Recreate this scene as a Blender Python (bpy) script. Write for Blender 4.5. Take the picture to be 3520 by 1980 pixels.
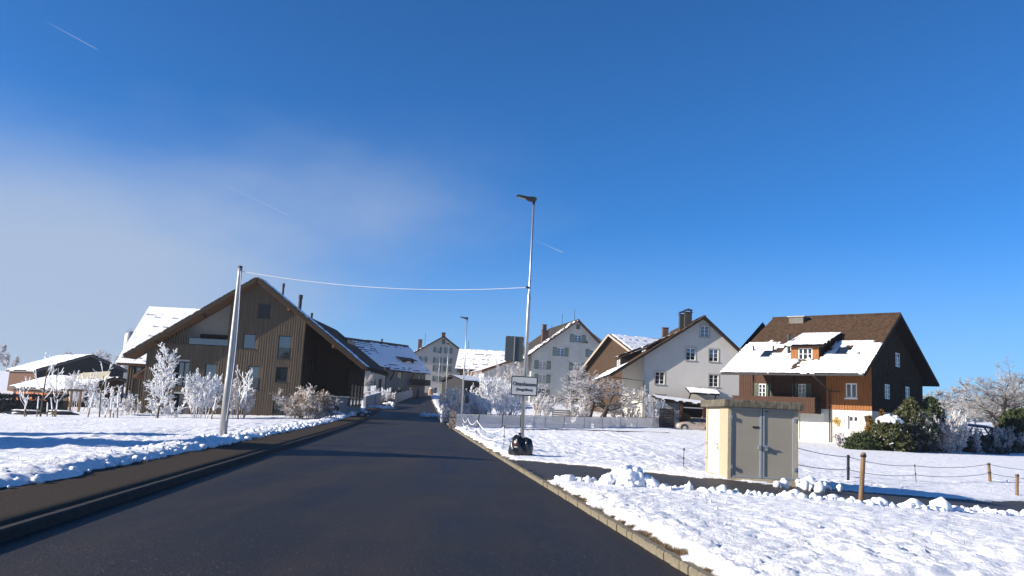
import bpy, math, random
import numpy as np
from mathutils import Vector, Matrix
for o in list(bpy.data.objects): bpy.data.objects.remove(o)
scene = bpy.context.scene
C = scene.collection
R = math.radians

# ------------------------------------------------------------------ camera
PW, PH, FPX = 3520.0, 1980.0, 2815.0           # photograph size and focal length in its pixels
PITCH, ROLL, EYE = math.atan(424 / FPX), 0.053, 1.5
cam_d = bpy.data.cameras.new('camera'); cam = bpy.data.objects.new('camera', cam_d); C.objects.link(cam)
cam_d.sensor_width = 36; cam_d.lens = 36 * FPX / PW; cam_d.clip_end = 40000; cam_d.clip_start = 0.05
_up0 = Vector((0, -math.sin(PITCH), math.cos(PITCH))); _fw = Vector((0, math.cos(PITCH), math.sin(PITCH))); _rt = Vector((1, 0, 0))
CI = _rt * math.cos(ROLL) + _up0 * math.sin(ROLL); CJ = -_rt * math.sin(ROLL) + _up0 * math.cos(ROLL)
cam.matrix_world = Matrix(((CI.x, CJ.x, -_fw.x, 0), (CI.y, CJ.y, -_fw.y, 0), (CI.z, CJ.z, -_fw.z, EYE), (0, 0, 0, 1)))
scene.camera = cam
def ray(px, py): return CI * (px - PW / 2) + CJ * (PH / 2 - py) + _fw * FPX
def at(px, py, Y):
    d = ray(px, py); t = Y / d.y
    return Vector((d.x * t, Y, EYE + d.z * t))

# ------------------------------------------------------------------ light and sky
SUN_EL, SUN_AZ = R(21), R(14)                  # height above the horizon; turned behind the camera's left shoulder
world = bpy.data.worlds.new('World'); scene.world = world; world.use_nodes = True
wn = world.node_tree.nodes; wl = world.node_tree.links
bgn = wn['Background']; bgn.inputs['Strength'].default_value = 0.084
sky = wn.new('ShaderNodeTexSky'); sky.sky_type = 'NISHITA'; sky.sun_disc = False
sky.sun_elevation = SUN_EL; sky.sun_rotation = R(270) - SUN_AZ
sky.altitude = 500; sky.air_density = 0.8; sky.dust_density = 0.0; sky.ozone_density = 8.0
hs = wn.new('ShaderNodeHueSaturation'); hs.inputs['Saturation'].default_value = 1.0; hs.inputs['Value'].default_value = 1.0
gr_ = wn.new('ShaderNodeMix'); gr_.data_type = 'RGBA'; gr_.blend_type = 'MULTIPLY'; gr_.inputs['Factor'].default_value = 1; gr_.inputs['B'].default_value = (0.53, 0.98, 1.12, 1)
wl.new(sky.outputs[0], gr_.inputs['A']); wl.new(gr_.outputs['Result'], hs.inputs['Color'])
def math_n(nt, op, a, b=None, clamp=False):
    n = nt.nodes.new('ShaderNodeMath'); n.operation = op; n.use_clamp = clamp
    for i, v in enumerate((a, b)):
        if v is None: continue
        if isinstance(v, (int, float)): n.inputs[i].default_value = v
        else: nt.links.new(v, n.inputs[i])
    return n.outputs[0]
# thin fog bank over the fields to the left: noise on the sky direction, denser to the left and towards the horizon
nt = world.node_tree
tc = wn.new('ShaderNodeTexCoord'); sep = wn.new('ShaderNodeSeparateXYZ'); wl.new(tc.outputs['Generated'], sep.inputs[0])
mp = wn.new('ShaderNodeMapping'); mp.inputs['Scale'].default_value = (1.6, 1.6, 3.6); mp.inputs['Location'].default_value = (0.31, 0.2, 0.4)
mp.inputs['Rotation'].default_value = (0, R(-14), 0)
wl.new(tc.outputs['Generated'], mp.inputs[0])
nz = wn.new('ShaderNodeTexNoise'); nz.inputs['Scale'].default_value = 1.35; nz.inputs['Detail'].default_value = 5; nz.inputs['Roughness'].default_value = 0.5
wl.new(mp.outputs[0], nz.inputs['Vector'])
def smooth_n(v, a, b_, c=0.0, d=1.0):
    n = wn.new('ShaderNodeMapRange'); n.interpolation_type = 'SMOOTHSTEP'; n.inputs['From Min'].default_value = a; n.inputs['From Max'].default_value = b_; n.inputs['To Min'].default_value = c; n.inputs['To Max'].default_value = d
    wl.new(v, n.inputs['Value']); return n.outputs[0]
nzc = math_n(nt, 'SUBTRACT', nz.outputs['Fac'], 0.5)
za = math_n(nt, 'MULTIPLY_ADD', nzc, -0.26); wl.new(sep.outputs['Z'], za.node.inputs[2])
xa_ = math_n(nt, 'MULTIPLY_ADD', nzc, -0.5); wl.new(sep.outputs['X'], xa_.node.inputs[2])
bank_f = math_n(nt, 'MULTIPLY', smooth_n(za, 0.35, 0.12), smooth_n(xa_, 0.06, -0.46))
rim_f = smooth_n(sep.outputs['Z'], 0.24, -0.02, 0.0, 0.55)
ff = math_n(nt, 'MAXIMUM', math_n(nt, 'MULTIPLY', bank_f, 0.93), rim_f)
cm = wn.new('ShaderNodeMix'); cm.data_type = 'RGBA'
wl.new(ff, cm.inputs['Factor']); wl.new(hs.outputs[0], cm.inputs['A'])
cm.inputs['B'].default_value = (2.8, 3.45, 4.6, 1)
wl.new(cm.outputs['Result'], bgn.inputs['Color'])
sun_d = bpy.data.lights.new('sun', 'SUN'); sun = bpy.data.objects.new('sun', sun_d); C.objects.link(sun)
sun_d.energy = 5.0; sun_d.angle = R(0.53); sun_d.color = (1.0, 0.9, 0.77)
SUNV = Vector((-math.cos(SUN_EL) * math.cos(SUN_AZ), -math.cos(SUN_EL) * math.sin(SUN_AZ), math.sin(SUN_EL)))
sun.rotation_euler = SUNV.to_track_quat('Z', 'Y').to_euler()
vs = scene.view_settings; vs.view_transform = 'Standard'; vs.look = 'None'; vs.gamma = 1; vs.exposure = 0.86
scene.view_settings.use_curve_mapping = False
scene.cycles.max_bounces = 6; scene.cycles.transparent_max_bounces = 12

# ------------------------------------------------------------------ materials
MATS = {}
def mat(name, col, rough=0.8, var=0.25, scale=3.0, bump=0.0, bscale=None, metal=0.0, col2=None, stretch=None, spec=0.3, coat=0.0, thr=(0.3, 0.7), detail=5):
    if name in MATS: return MATS[name]
    m = bpy.data.materials.new(name); m.use_nodes = True; t = m.node_tree; n = t.nodes; l = t.links
    b = n['Principled BSDF']; b.inputs['Roughness'].default_value = rough; b.inputs['Metallic'].default_value = metal
    b.inputs['Specular IOR Level'].default_value = spec; b.inputs['Coat Weight'].default_value = coat
    co = n.new('ShaderNodeTexCoord'); mpn = n.new('ShaderNodeMapping'); l.new(co.outputs['Object'], mpn.inputs[0])
    if stretch: mpn.inputs['Scale'].default_value = stretch
    nn = n.new('ShaderNodeTexNoise'); nn.inputs['Scale'].default_value = scale; nn.inputs['Detail'].default_value = detail; nn.inputs['Roughness'].default_value = 0.65
    l.new(mpn.outputs[0], nn.inputs['Vector'])
    r = n.new('ShaderNodeMapRange'); r.inputs['From Min'].default_value = thr[0]; r.inputs['From Max'].default_value = thr[1]
    l.new(nn.outputs['Fac'], r.inputs['Value'])
    mx = n.new('ShaderNodeMix'); mx.data_type = 'RGBA'; l.new(r.outputs[0], mx.inputs['Factor'])
    if col2 is None:
        mx.inputs['A'].default_value = tuple(c * (1 - var) for c in col) + (1,); mx.inputs['B'].default_value = tuple(min(1, c * (1 + var)) for c in col) + (1,)
    else:
        mx.inputs['A'].default_value = tuple(col) + (1,); mx.inputs['B'].default_value = tuple(col2) + (1,)
    l.new(mx.outputs['Result'], b.inputs['Base Color'])
    if bump:
        n2 = n.new('ShaderNodeTexNoise'); n2.inputs['Scale'].default_value = bscale or scale * 4; n2.inputs['Detail'].default_value = 4
        l.new(mpn.outputs[0], n2.inputs['Vector'])
        bp = n.new('ShaderNodeBump'); bp.inputs['Strength'].default_value = bump; bp.inputs['Distance'].default_value = 0.02
        l.new(n2.outputs['Fac'], bp.inputs['Height']); l.new(bp.outputs[0], b.inputs['Normal'])
    MATS[name] = m
    return m
SNOW = mat('snow', (0.80, 0.82, 0.85), 0.6, 0.04, 2, 0.25, 60, spec=0.25)
FROST = mat('frost', (0.72, 0.74, 0.78), 0.75, 0.1, 3, col2=(0.86, 0.87, 0.89))
FROSTW = mat('frost_warm', (0.50, 0.45, 0.40), 0.8, 0.1, 2.2, col2=(0.82, 0.81, 0.82), thr=(0.36, 0.58))
FROSTG = mat('frost_grey', (0.30, 0.27, 0.26), 0.85, 0.1, 3.0, col2=(0.66, 0.66, 0.69), thr=(0.35, 0.62))
BARK = mat('bark', (0.075, 0.058, 0.045), 0.9, 0.4, 12, 0.5)
POST = mat('weathered_post', (0.20, 0.13, 0.075), 0.85, 0.35, 8, 0.4, stretch=(6, 6, 0.7))
STEEL = mat('galvanised_steel', (0.42, 0.43, 0.45), 0.42, 0.12, 6, metal=0.85)
STEELM = mat('grey_painted_steel', (0.36, 0.37, 0.38), 0.5, 0.1, 6)
DARKM = mat('dark_metal', (0.035, 0.037, 0.042), 0.45, 0.2, 8)
BLACK = mat('black_plastic', (0.012, 0.012, 0.014), 0.35, 0.2, 8, spec=0.5)
WHITEP = mat('white_paint', (0.78, 0.78, 0.76), 0.5, 0.05, 4)
GLASS = mat('window_glass', (0.012, 0.016, 0.022), 0.06, 0.2, 0.7, spec=0.9)
GLASSB = mat('window_glass_blue', (0.012, 0.018, 0.026), 0.04, 0.2, 0.7, spec=0.5)
GLASSB.node_tree.nodes['Principled BSDF'].inputs['IOR'].default_value = 2.3
GLASS.node_tree.nodes['Principled BSDF'].inputs['IOR'].default_value = 1.6
ASPH = mat('asphalt_wet', (0.030, 0.030, 0.033), 0.52, 0.35, 55, 0.5, 130, spec=0.35)

# ------------------------------------------------------------------ helpers
def mesh_np(name, V, F, m, parent=None, smooth=False, kind=None):
    """V (n,3) floats, F (k,4) or (k,3) ints"""
    me = bpy.data.meshes.new(name); V = np.asarray(V, dtype=np.float32); F = np.asarray(F, dtype=np.int32)
    k = F.shape[1]
    me.vertices.add(len(V)); me.vertices.foreach_set('co', V.ravel())
    me.loops.add(F.size); me.loops.foreach_set('vertex_index', F.ravel())
    me.polygons.add(len(F)); me.polygons.foreach_set('loop_start', np.arange(0, F.size, k, dtype=np.int32))
    me.update(calc_edges=True); me.validate()
    if smooth: me.polygons.foreach_set('use_smooth', np.ones(len(F), dtype=bool))
    return link(name, me, m, parent, kind)
def link(name, me, m, parent=None, kind=None):
    o = bpy.data.objects.new(name, me); C.objects.link(o)
    if m is not None: me.materials.append(m)
    if parent is not None: o.parent = parent
    if kind: o['kind'] = kind
    return o
class MB:
    def __init__(s): s.v = []; s.f = []
    def add(s, vs, fs):
        b = len(s.v); s.v += [tuple(p) for p in vs]; s.f += [tuple(i + b for i in f) for f in fs]; return s
    def box(s, x0, x1, y0, y1, z0, z1):
        x0, x1 = sorted((x0, x1)); y0, y1 = sorted((y0, y1)); z0, z1 = sorted((z0, z1))
        return s.add([(x0, y0, z0), (x1, y0, z0), (x1, y1, z0), (x0, y1, z0), (x0, y0, z1), (x1, y0, z1), (x1, y1, z1), (x0, y1, z1)],
                     [(0, 3, 2, 1), (4, 5, 6, 7), (0, 1, 5, 4), (1, 2, 6, 5), (2, 3, 7, 6), (3, 0, 4, 7)])
    def prism(s, poly, vec):
        n = len(poly); vec = Vector(vec); a = [Vector(p) for p in poly]
        return s.add(a + [p + vec for p in a], [tuple(range(n - 1, -1, -1)), tuple(range(n, 2 * n))] + [(i, (i + 1) % n, n + (i + 1) % n, n + i) for i in range(n)])
    def beam(s, p, q, w, h, up=(0, 0, 1)):
        p = Vector(p); q = Vector(q); d = (q - p).normalized(); a = d.cross(Vector(up)).normalized() * w / 2; b = a.cross(d).normalized() * h / 2
        return s.prism([p - a - b, p + a - b, p + a + b, p - a + b], q - p)
    def tube(s, pts, rad, n=8, cap=True):
        pts = [Vector(p) for p in pts]; base = len(s.v)
        if not isinstance(rad, (list, tuple)): rad = [rad] * len(pts)
        for i, p in enumerate(pts):
            d = (pts[min(i + 1, len(pts) - 1)] - pts[max(i - 1, 0)]).normalized()
            a = d.cross(Vector((0.13, 0.31, 0.94)) if abs(d.z) < 0.9 else Vector((1, 0, 0.1))).normalized(); b = d.cross(a)
            for k in range(n):
                t = 2 * math.pi * k / n; s.v.append(tuple(p + (a * math.cos(t) + b * math.sin(t)) * rad[i]))
        for i in range(len(pts) - 1):
            for k in range(n):
                k2 = (k + 1) % n; s.f.append((base + i * n + k, base + i * n + k2, base + (i + 1) * n + k2, base + (i + 1) * n + k))
        if cap:
            s.f.append(tuple(base + k for k in range(n - 1, -1, -1))); e = base + (len(pts) - 1) * n; s.f.append(tuple(e + k for k in range(n)))
        return s
    def lathe(s, prof, n=16, c=(0, 0, 0)):
        base = len(s.v)
        for r, z in prof:
            for k in range(n):
                t = 2 * math.pi * k / n; s.v.append((c[0] + r * math.cos(t), c[1] + r * math.sin(t), c[2] + z))
        for i in range(len(prof) - 1):
            for k in range(n):
                k2 = (k + 1) % n; s.f.append((base + i * n + k, base + i * n + k2, base + (i + 1) * n + k2, base + (i + 1) * n + k))
        s.f.append(tuple(base + k for k in range(n - 1, -1, -1))); e = base + (len(prof) - 1) * n; s.f.append(tuple(e + k for k in range(n)))
        return s
    def build(s, name, m, parent=None, smooth=False, kind=None, bevel=0):
        me = bpy.data.meshes.new(name); me.from_pydata([tuple(p) for p in s.v], [], s.f); me.update()
        if smooth: me.polygons.foreach_set('use_smooth', np.ones(len(me.polygons), dtype=bool))
        o = link(name, me, m, parent, kind)
        if bevel:
            bm = o.modifiers.new('bevel', 'BEVEL'); bm.width = bevel; bm.segments = 2; bm.limit_method = 'ANGLE'
        return o
def tag(o, label, cat, group=None, kind=None):
    o['label'] = label; o['category'] = cat
    if group: o['group'] = group
    if kind: o['kind'] = kind
    return o
def thing(name, label, cat, loc=(0, 0, 0), rotz=0.0, group=None):
    o = bpy.data.objects.new(name, None); C.objects.link(o); o.empty_display_size = 0.2
    o.location = loc; o.rotation_euler = (0, 0, rotz)
    return tag(o, label, cat, group)
def struct(o): o['kind'] = 'structure'; return o
_perm = np.random.RandomState(7).permutation(512)
def perlin(x, y, seed=0):
    x = np.asarray(x, dtype=np.float64) + seed * 17.13; y = np.asarray(y, dtype=np.float64) + seed * 9.71
    xi = np.floor(x).astype(np.int64); yi = np.floor(y).astype(np.int64); xf = x - xi; yf = y - yi
    u = xf * xf * xf * (xf * (xf * 6 - 15) + 10); v = yf * yf * yf * (yf * (yf * 6 - 15) + 10)
    def g(ix, iy, fx, fy):
        h = _perm[(_perm[ix & 511] + iy) & 511] * (2 * math.pi / 512); return np.cos(h) * fx + np.sin(h) * fy
    a = g(xi, yi, xf, yf); b = g(xi + 1, yi, xf - 1, yf); c = g(xi, yi + 1, xf, yf - 1); d = g(xi + 1, yi + 1, xf - 1, yf - 1)
    return (a + u * (b - a) + v * (c - a + u * (a - b - c + d))) * 1.5
def sm(x, a, b):
    t = np.clip((np.asarray(x, dtype=np.float64) - a) / (b - a), 0, 1); return t * t * (3 - 2 * t)

# ------------------------------------------------------------------ the lie of the land (road frame: u across to the right, v along)
_d = ray(1422.5, 1396.5); YAW = math.atan2(-_d.x, _d.y); CY, SY = math.cos(YAW), math.sin(YAW)
def to_uv(x, y): return x * CY + y * SY, -x * SY + y * CY
def to_xy(u, v): return u * CY - v * SY, u * SY + v * CY
U_LK, U_RK, U_PAVE = -3.9, 2.84, -5.35          # left kerb, right kerb, outer edge of the pavement
def zbase(u, v):
    u = np.asarray(u, dtype=np.float64); v = np.minimum(np.asarray(v, dtype=np.float64), 185)
    z = 0.045 * 12 * np.log1p(np.exp(np.clip((v - 80) / 12, -30, 30)))
    z = z - 0.04 * np.clip(-u - 6, 0, 35) * (1 - 0.7 * sm(v, 90, 200))
    z = z - 0.05 * np.clip(u - 8, 0, 10) * (1 - sm(v, 22, 48))
    z = z + 0.004 * np.clip(v - 45, 0, 60) * sm(u, 4, 25)
    z = z + 0.15 * sm(v, 52, 66) * (1 - sm(v, 76, 86)) * sm(u, 22, 32)
    z = z - 0.36 * np.exp(-((u - 29.2) / 3.0) ** 2 - ((v - 82.7) / 2.4) ** 2)      # cleared parking place
    return z
def gz(x, y):
    u, v = to_uv(x, y); return float(zbase(u, v))
def ground_at(px, py):
    d = ray(px, py); lo = 3.0
    for i in range(4000):
        Y = lo * 1.004; t = Y / d.y
        if EYE + d.z * t < gz(d.x * t, Y): break
        lo = Y
    return Vector((d.x * Y / d.y, Y, gz(d.x * Y / d.y, Y)))
# the side drive, as a centre line with half widths
DRIVE = [(-1.2, 22.4, 3.4), (0.6, 21.9, 2.9), (2.4, 20.8, 2.5), (4.2, 19.8, 2.25), (6.2, 19.45, 2.25), (8.5, 19.9, 2.1), (12, 21.6, 1.9), (17, 24.5, 1.8), (24, 28.6, 1.8), (40, 37.6, 1.8)]
def drive_curve(n=160):
    P = np.array(DRIVE); t = np.linspace(0, len(P) - 1, n); i = np.clip(t.astype(int), 0, len(P) - 2); f = t - i
    def cr(k): return P[np.clip(k, 0, len(P) - 1)]
    p0, p1, p2, p3 = cr(i - 1), cr(i), cr(i + 1), cr(i + 2); f = f[:, None]
    return 0.5 * (2 * p1 + (p2 - p0) * f + (2 * p0 - 5 * p1 + 4 * p2 - p3) * f ** 2 + (3 * p1 - p0 - 3 * p2 + p3) * f ** 3)
DC = drive_curve()
def drive_dist(x, y):
    """signed distance outside the drive's edge (negative on the drive)"""
    x = np.asarray(x); best = np.full(x.shape, 1e9)
    msk = (x > -6) & (x < 48) & (y > 12) & (y < 46)
    xs, ys = x[msk], y[msk]; b = np.full(xs.shape, 1e9)
    for q in DC: b = np.minimum(b, np.hypot(xs - q[0], ys - q[1]) - q[2])
    best[msk] = b
    return best

# ------------------------------------------------------------------ ground: one snow-covered sheet out to the horizon
def axis(lo, hi, step, far_lo, far_hi, g):
    a = list(np.arange(lo, hi + 1e-6, step)); s = step
    while a[-1] < far_hi: s *= g; a.append(a[-1] + s)
    s = step; b = []
    x = lo
    while x > far_lo: s *= g; x -= s; b.append(x)
    return np.array(b[::-1] + a)
gu = axis(-10, 15, 0.070, -2600, 2600, 1.085); gv = axis(4.8, 24, 0.075, -14, 2600, 1.0285)
GU, GV = np.meshgrid(gu, gv); X, Y = to_xy(GU, GV)
far = 1 - sm(GV, 60, 200)
ZB = zbase(GU, GV)
dr = drive_dist(X, Y)
on_road = (GU > U_PAVE + 0.02) & (GU < U_RK + 0.07) & (GV < 260)
edge = np.minimum(np.where(GU < -1, U_PAVE - GU, GU - (U_RK + 0.12)), dr)
edge = np.where(GV > 260, 5, edge)
wob = perlin(X * 1.1, Y * 1.1, 1) * 0.16 + perlin(X * 3.7, Y * 3.7, 2) * 0.10
rightside = (GU > 0)
e2 = edge + wob - np.where(rightside & (dr > 0.3), -0.03, 0.02)
cover = sm(e2, 0.0, 0.28)
# tussocky field snow, lumpier thrown-up snow along the verges
tus = perlin(X * 0.5, Y * 0.5, 4) * 0.05 + np.maximum(perlin(X * 2.4, Y * 2.4, 3), -0.3) * 0.03 + np.maximum(perlin(X * 5.0, Y * 5.0, 5), -.15) * 0.036 + perlin(X * 9.0, Y * 9.0, 15) * 0.010
pit = -0.075 * sm(perlin(X * 3.6 + 0.5 * Y, Y * 4.4, 21), 0.30, 0.62) * sm(perlin(X * .7, Y * .7, 22), -.45, .35)
bumps = (tus + pit) * (0.55 + 0.9 * sm(perlin(X * 0.22, Y * 0.22, 26), -.5, .5))
verge = np.exp(-np.clip(edge - 0.4, 0, 9) ** 2 / 0.9)
lump = np.abs(perlin(X * 2.9, Y * 2.9, 6)) * 0.09 + np.abs(perlin(X * 6.1, Y * 6.1, 7)) * 0.10 + np.abs(perlin(X * 11.5, Y * 11.5, 8)) * 0.06
bank = np.where(GU < 0, np.exp(-((-GU - 6.05) / 0.6) ** 2) * (0.045 + 0.03 * perlin(Y * 0.4, X * 0.1, 9)), 0) * (1 - sm(GV, 70, 110))
T = 0.075 + bumps * (0.35 + 0.65 * (1 - verge)) + verge * lump * np.where(GU < 0, 0.75, 0.72) + bank
T = np.maximum(T, 0.022) * (0.4 + 0.6 * far) * np.where(GU > 0, 0.45 + 0.55 * sm(dr, 0.2, 3.0), 1.0)
Z = ZB + 0.035 + cover * T
Z = np.where(GU < 0, Z + 0.02, Z)
under = on_road | (dr < 0.0)
Z = np.where(under & (cover < 0.02), ZB - 0.12, np.where(under, np.maximum(Z, ZB - 0.12), Z))
nU, nV = len(gu), len(gv)
idx = np.arange(nU * nV).reshape(nV, nU)
Fq = np.stack([idx[:-1, :-1], idx[:-1, 1:], idx[1:, 1:], idx[1:, :-1]], -1).reshape(-1, 4)
GM = bpy.data.materials.new('snowy_ground'); GM.use_nodes = True
t = GM.node_tree; b = t.nodes['Principled BSDF']; b.inputs['Roughness'].default_value = 0.65; b.inputs['Specular IOR Level'].default_value = 0.25
att = t.nodes.new('ShaderNodeAttribute'); att.attribute_name = 'snow_cover'
co = t.nodes.new('ShaderNodeTexCoord')
n1 = t.nodes.new('ShaderNodeTexNoise'); n1.inputs['Scale'].default_value = 9; n1.inputs['Detail'].default_value = 6; t.links.new(co.outputs['Object'], n1.inputs['Vector'])
soil = t.nodes.new('ShaderNodeMix'); soil.data_type = 'RGBA'; t.links.new(n1.outputs['Fac'], soil.inputs['Factor'])
soil.inputs['A'].default_value = (0.035, 0.022, 0.012, 1); soil.inputs['B'].default_value = (0.13, 0.095, 0.045, 1)
n2 = t.nodes.new('ShaderNodeTexNoise'); n2.inputs['Scale'].default_value = 1.3; n2.inputs['Detail'].default_value = 6; t.links.new(co.outputs['Object'], n2.inputs['Vector'])
sc_ = t.nodes.new('ShaderNodeMix'); sc_.data_type = 'RGBA'; t.links.new(n2.outputs['Fac'], sc_.inputs['Factor'])
sc_.inputs['A'].default_value = (0.76, 0.78, 0.82, 1); sc_.inputs['B'].default_value = (0.87, 0.88, 0.89, 1)
ad = math_n(t, 'MULTIPLY_ADD', n1.outputs['Fac'], 0.6); ad.node.inputs[2].default_value = -0.3
ad2 = math_n(t, 'ADD', att.outputs['Fac'], ad)
mr2 = t.nodes.new('ShaderNodeMapRange'); mr2.inputs['From Min'].default_value = 0.12; mr2.inputs['From Max'].default_value = 0.34; t.links.new(ad2, mr2.inputs['Value'])
mx = t.nodes.new('ShaderNodeMix'); mx.data_type = 'RGBA'; t.links.new(mr2.outputs[0], mx.inputs['Factor']); t.links.new(soil.outputs['Result'], mx.inputs['A']); t.links.new(sc_.outputs['Result'], mx.inputs['B'])
t.links.new(mx.outputs['Result'], b.inputs['Base Color'])
n3 = t.nodes.new('ShaderNodeTexNoise'); n3.inputs['Scale'].default_value = 22; n3.inputs['Detail'].default_value = 5; n3.inputs['Roughness'].default_value = 0.7; t.links.new(co.outputs['Object'], n3.inputs['Vector'])
n4 = t.nodes.new('ShaderNodeTexNoise'); n4.inputs['Scale'].default_value = 3.4; n4.inputs['Detail'].default_value = 3; t.links.new(co.outputs['Object'], n4.inputs['Vector'])
hh = math_n(t, 'MULTIPLY_ADD', n4.outputs['Fac'], 2.6); t.links.new(n3.outputs['Fac'], hh.node.inputs[2])
bp = t.nodes.new('ShaderNodeBump'); bp.inputs['Strength'].default_value = 0.6; bp.inputs['Distance'].default_value = 0.05
t.links.new(hh, bp.inputs['Height']); t.links.new(bp.outputs[0], b.inputs['Normal'])
ground = mesh_np('ground', np.stack([X, Y, Z], -1).reshape(-1, 3), Fq, GM, smooth=True)
struct(ground)
ca = ground.data.attributes.new('snow_cover', 'FLOAT', 'POINT'); ca.data.foreach_set('value', cover.ravel().astype(np.float32))

# ------------------------------------------------------------------ road, pavement, drive, kerbs
def strip(name, u0, u1, v0, v1, dz, m, nu=8, step=0.5, camber=0.0, thick=0.0):
    us = np.linspace(u0, u1, nu + 1); vs_ = [v0]; s = step
    while vs_[-1] < v1: vs_.append(vs_[-1] + s); s *= 1.012
    A, B = np.meshgrid(us, np.array(vs_)); x, y = to_xy(A, B)
    mid = (u0 + u1) / 2; z = zbase(A, B) + dz - camber * ((A - mid) / (u1 - u0) * 2) ** 2
    i = np.arange(A.size).reshape(A.shape); f = np.stack([i[:-1, :-1], i[:-1, 1:], i[1:, 1:], i[1:, :-1]], -1).reshape(-1, 4)
    V = np.stack([x, y, z], -1).reshape(-1, 3)
    if thick:
        n = len(V); V2 = V.copy(); V2[:, 2] -= thick; c = i[:, 0]; c2 = i[:, -1]
        side = np.concatenate([np.stack([c[:-1], c[1:], c[1:] + n, c[:-1] + n], -1), np.stack([c2[1:], c2[:-1], c2[:-1] + n, c2[1:] + n], -1)])
        V = np.concatenate([V, V2]); f = np.concatenate([f, side])
    return struct(mesh_np(name, V, f, m))
RM = bpy.data.materials.new('road_asphalt'); RM.use_nodes = True
t = RM.node_tree; b = t.nodes['Principled BSDF']; b.inputs['Specular IOR Level'].default_value = 0.22
co = t.nodes.new('ShaderNodeTexCoord')
def noise_n(t, co, scale, detail=4, rough=0.6, stretch=None):
    mpn = t.nodes.new('ShaderNodeMapping'); t.links.new(co.outputs['Object'], mpn.inputs[0])
    if stretch: mpn.inputs['Scale'].default_value = stretch
    n = t.nodes.new('ShaderNodeTexNoise'); n.inputs['Scale'].default_value = scale; n.inputs['Detail'].default_value = detail; n.inputs['Roughness'].default_value = rough
    t.links.new(mpn.outputs[0], n.inputs['Vector']); return n.outputs['Fac']
def mapr(t, v, a, b_, c=0.0, d=1.0):
    n = t.nodes.new('ShaderNodeMapRange'); n.inputs['From Min'].default_value = a; n.inputs['From Max'].default_value = b_; n.inputs['To Min'].default_value = c; n.inputs['To Max'].default_value = d
    t.links.new(v, n.inputs['Value']); return n.outputs[0]
def mixc(t, f, a, b_):
    n = t.nodes.new('ShaderNodeMix'); n.data_type = 'RGBA'; t.links.new(f, n.inputs['Factor']) if not isinstance(f, float) else None
    for k, v in (('A', a), ('B', b_)):
        if isinstance(v, tuple): n.inputs[k].default_value = v + (1,)
        else: t.links.new(v, n.inputs[k])
    return n.outputs['Result']
fine = noise_n(t, co, 45, 3); mpr = t.nodes.new('ShaderNodeMapping'); t.links.new(co.outputs['Object'], mpr.inputs[0]); mpr.inputs['Rotation'].default_value = (0, 0, -YAW); mpr.inputs['Scale'].default_value = (1.0, 0.07, 1)
nbg = t.nodes.new('ShaderNodeTexNoise'); nbg.inputs['Scale'].default_value = 0.9; nbg.inputs['Detail'].default_value = 6; nbg.inputs['Roughness'].default_value = .6; t.links.new(mpr.outputs[0], nbg.inputs['Vector'])
big = math_n(t, 'ADD', math_n(t, 'MULTIPLY', nbg.outputs['Fac'], .65), math_n(t, 'MULTIPLY', noise_n(t, co, 0.5, 5), .35)); grit = noise_n(t, co, 16, 2, 0.5)
c1_ = mixc(t, mapr(t, fine, 0.35, 0.68), (0.009, 0.0083, 0.0083), (0.041, 0.0365, 0.034))
c2_ = mixc(t, mapr(t, big, 0.35, 0.65), (0.5, 0.54, 0.62), (1.5, 1.38, 1.28))
mulc = t.nodes.new('ShaderNodeMix'); mulc.data_type = 'RGBA'; mulc.blend_type = 'MULTIPLY'; mulc.inputs['Factor'].default_value = 1; t.links.new(c1_, mulc.inputs['A']); t.links.new(c2_, mulc.inputs['B'])
vo = t.nodes.new('ShaderNodeTexVoronoi'); vo.inputs['Scale'].default_value = 34; t.links.new(co.outputs['Object'], vo.inputs['Vector'])
vsep = t.nodes.new('ShaderNodeSeparateColor'); t.links.new(vo.outputs['Color'], vsep.inputs[0])
fl_ = math_n(t, 'MULTIPLY', mapr(t, vsep.outputs[0], 0.945, 0.965), mapr(t, vo.outputs['Distance'], 0.38, 0.28))
c3_ = mixc(t, fl_, mulc.outputs['Result'], (0.13, 0.115, 0.095))
t.links.new(c3_, b.inputs['Base Color'])
t.links.new(mapr(t, big, 0.3, 0.7, 0.5, 0.72), b.inputs['Roughness'])
bp = t.nodes.new('ShaderNodeBump'); bp.inputs['Strength'].default_value = 0.6; bp.inputs['Distance'].default_value = 0.012; t.links.new(fine, bp.inputs['Height']); t.links.new(bp.outputs[0], b.inputs['Normal'])
strip('road', U_LK - 0.01, U_RK + 0.02, -12, 250, 0.0, RM, nu=10, camber=0.03)
PAVE = mat('pavement_asphalt', (0.020, 0.0155, 0.011), 0.85, 0.3, 30, 0.6, 70, col2=(0.075, 0.056, 0.038), thr=(0.35, 0.72), spec=0.15)
strip('pavement', U_PAVE - 0.25, U_LK - 0.096, -12, 250, 0.094, PAVE, nu=5, thick=0.1)
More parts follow.
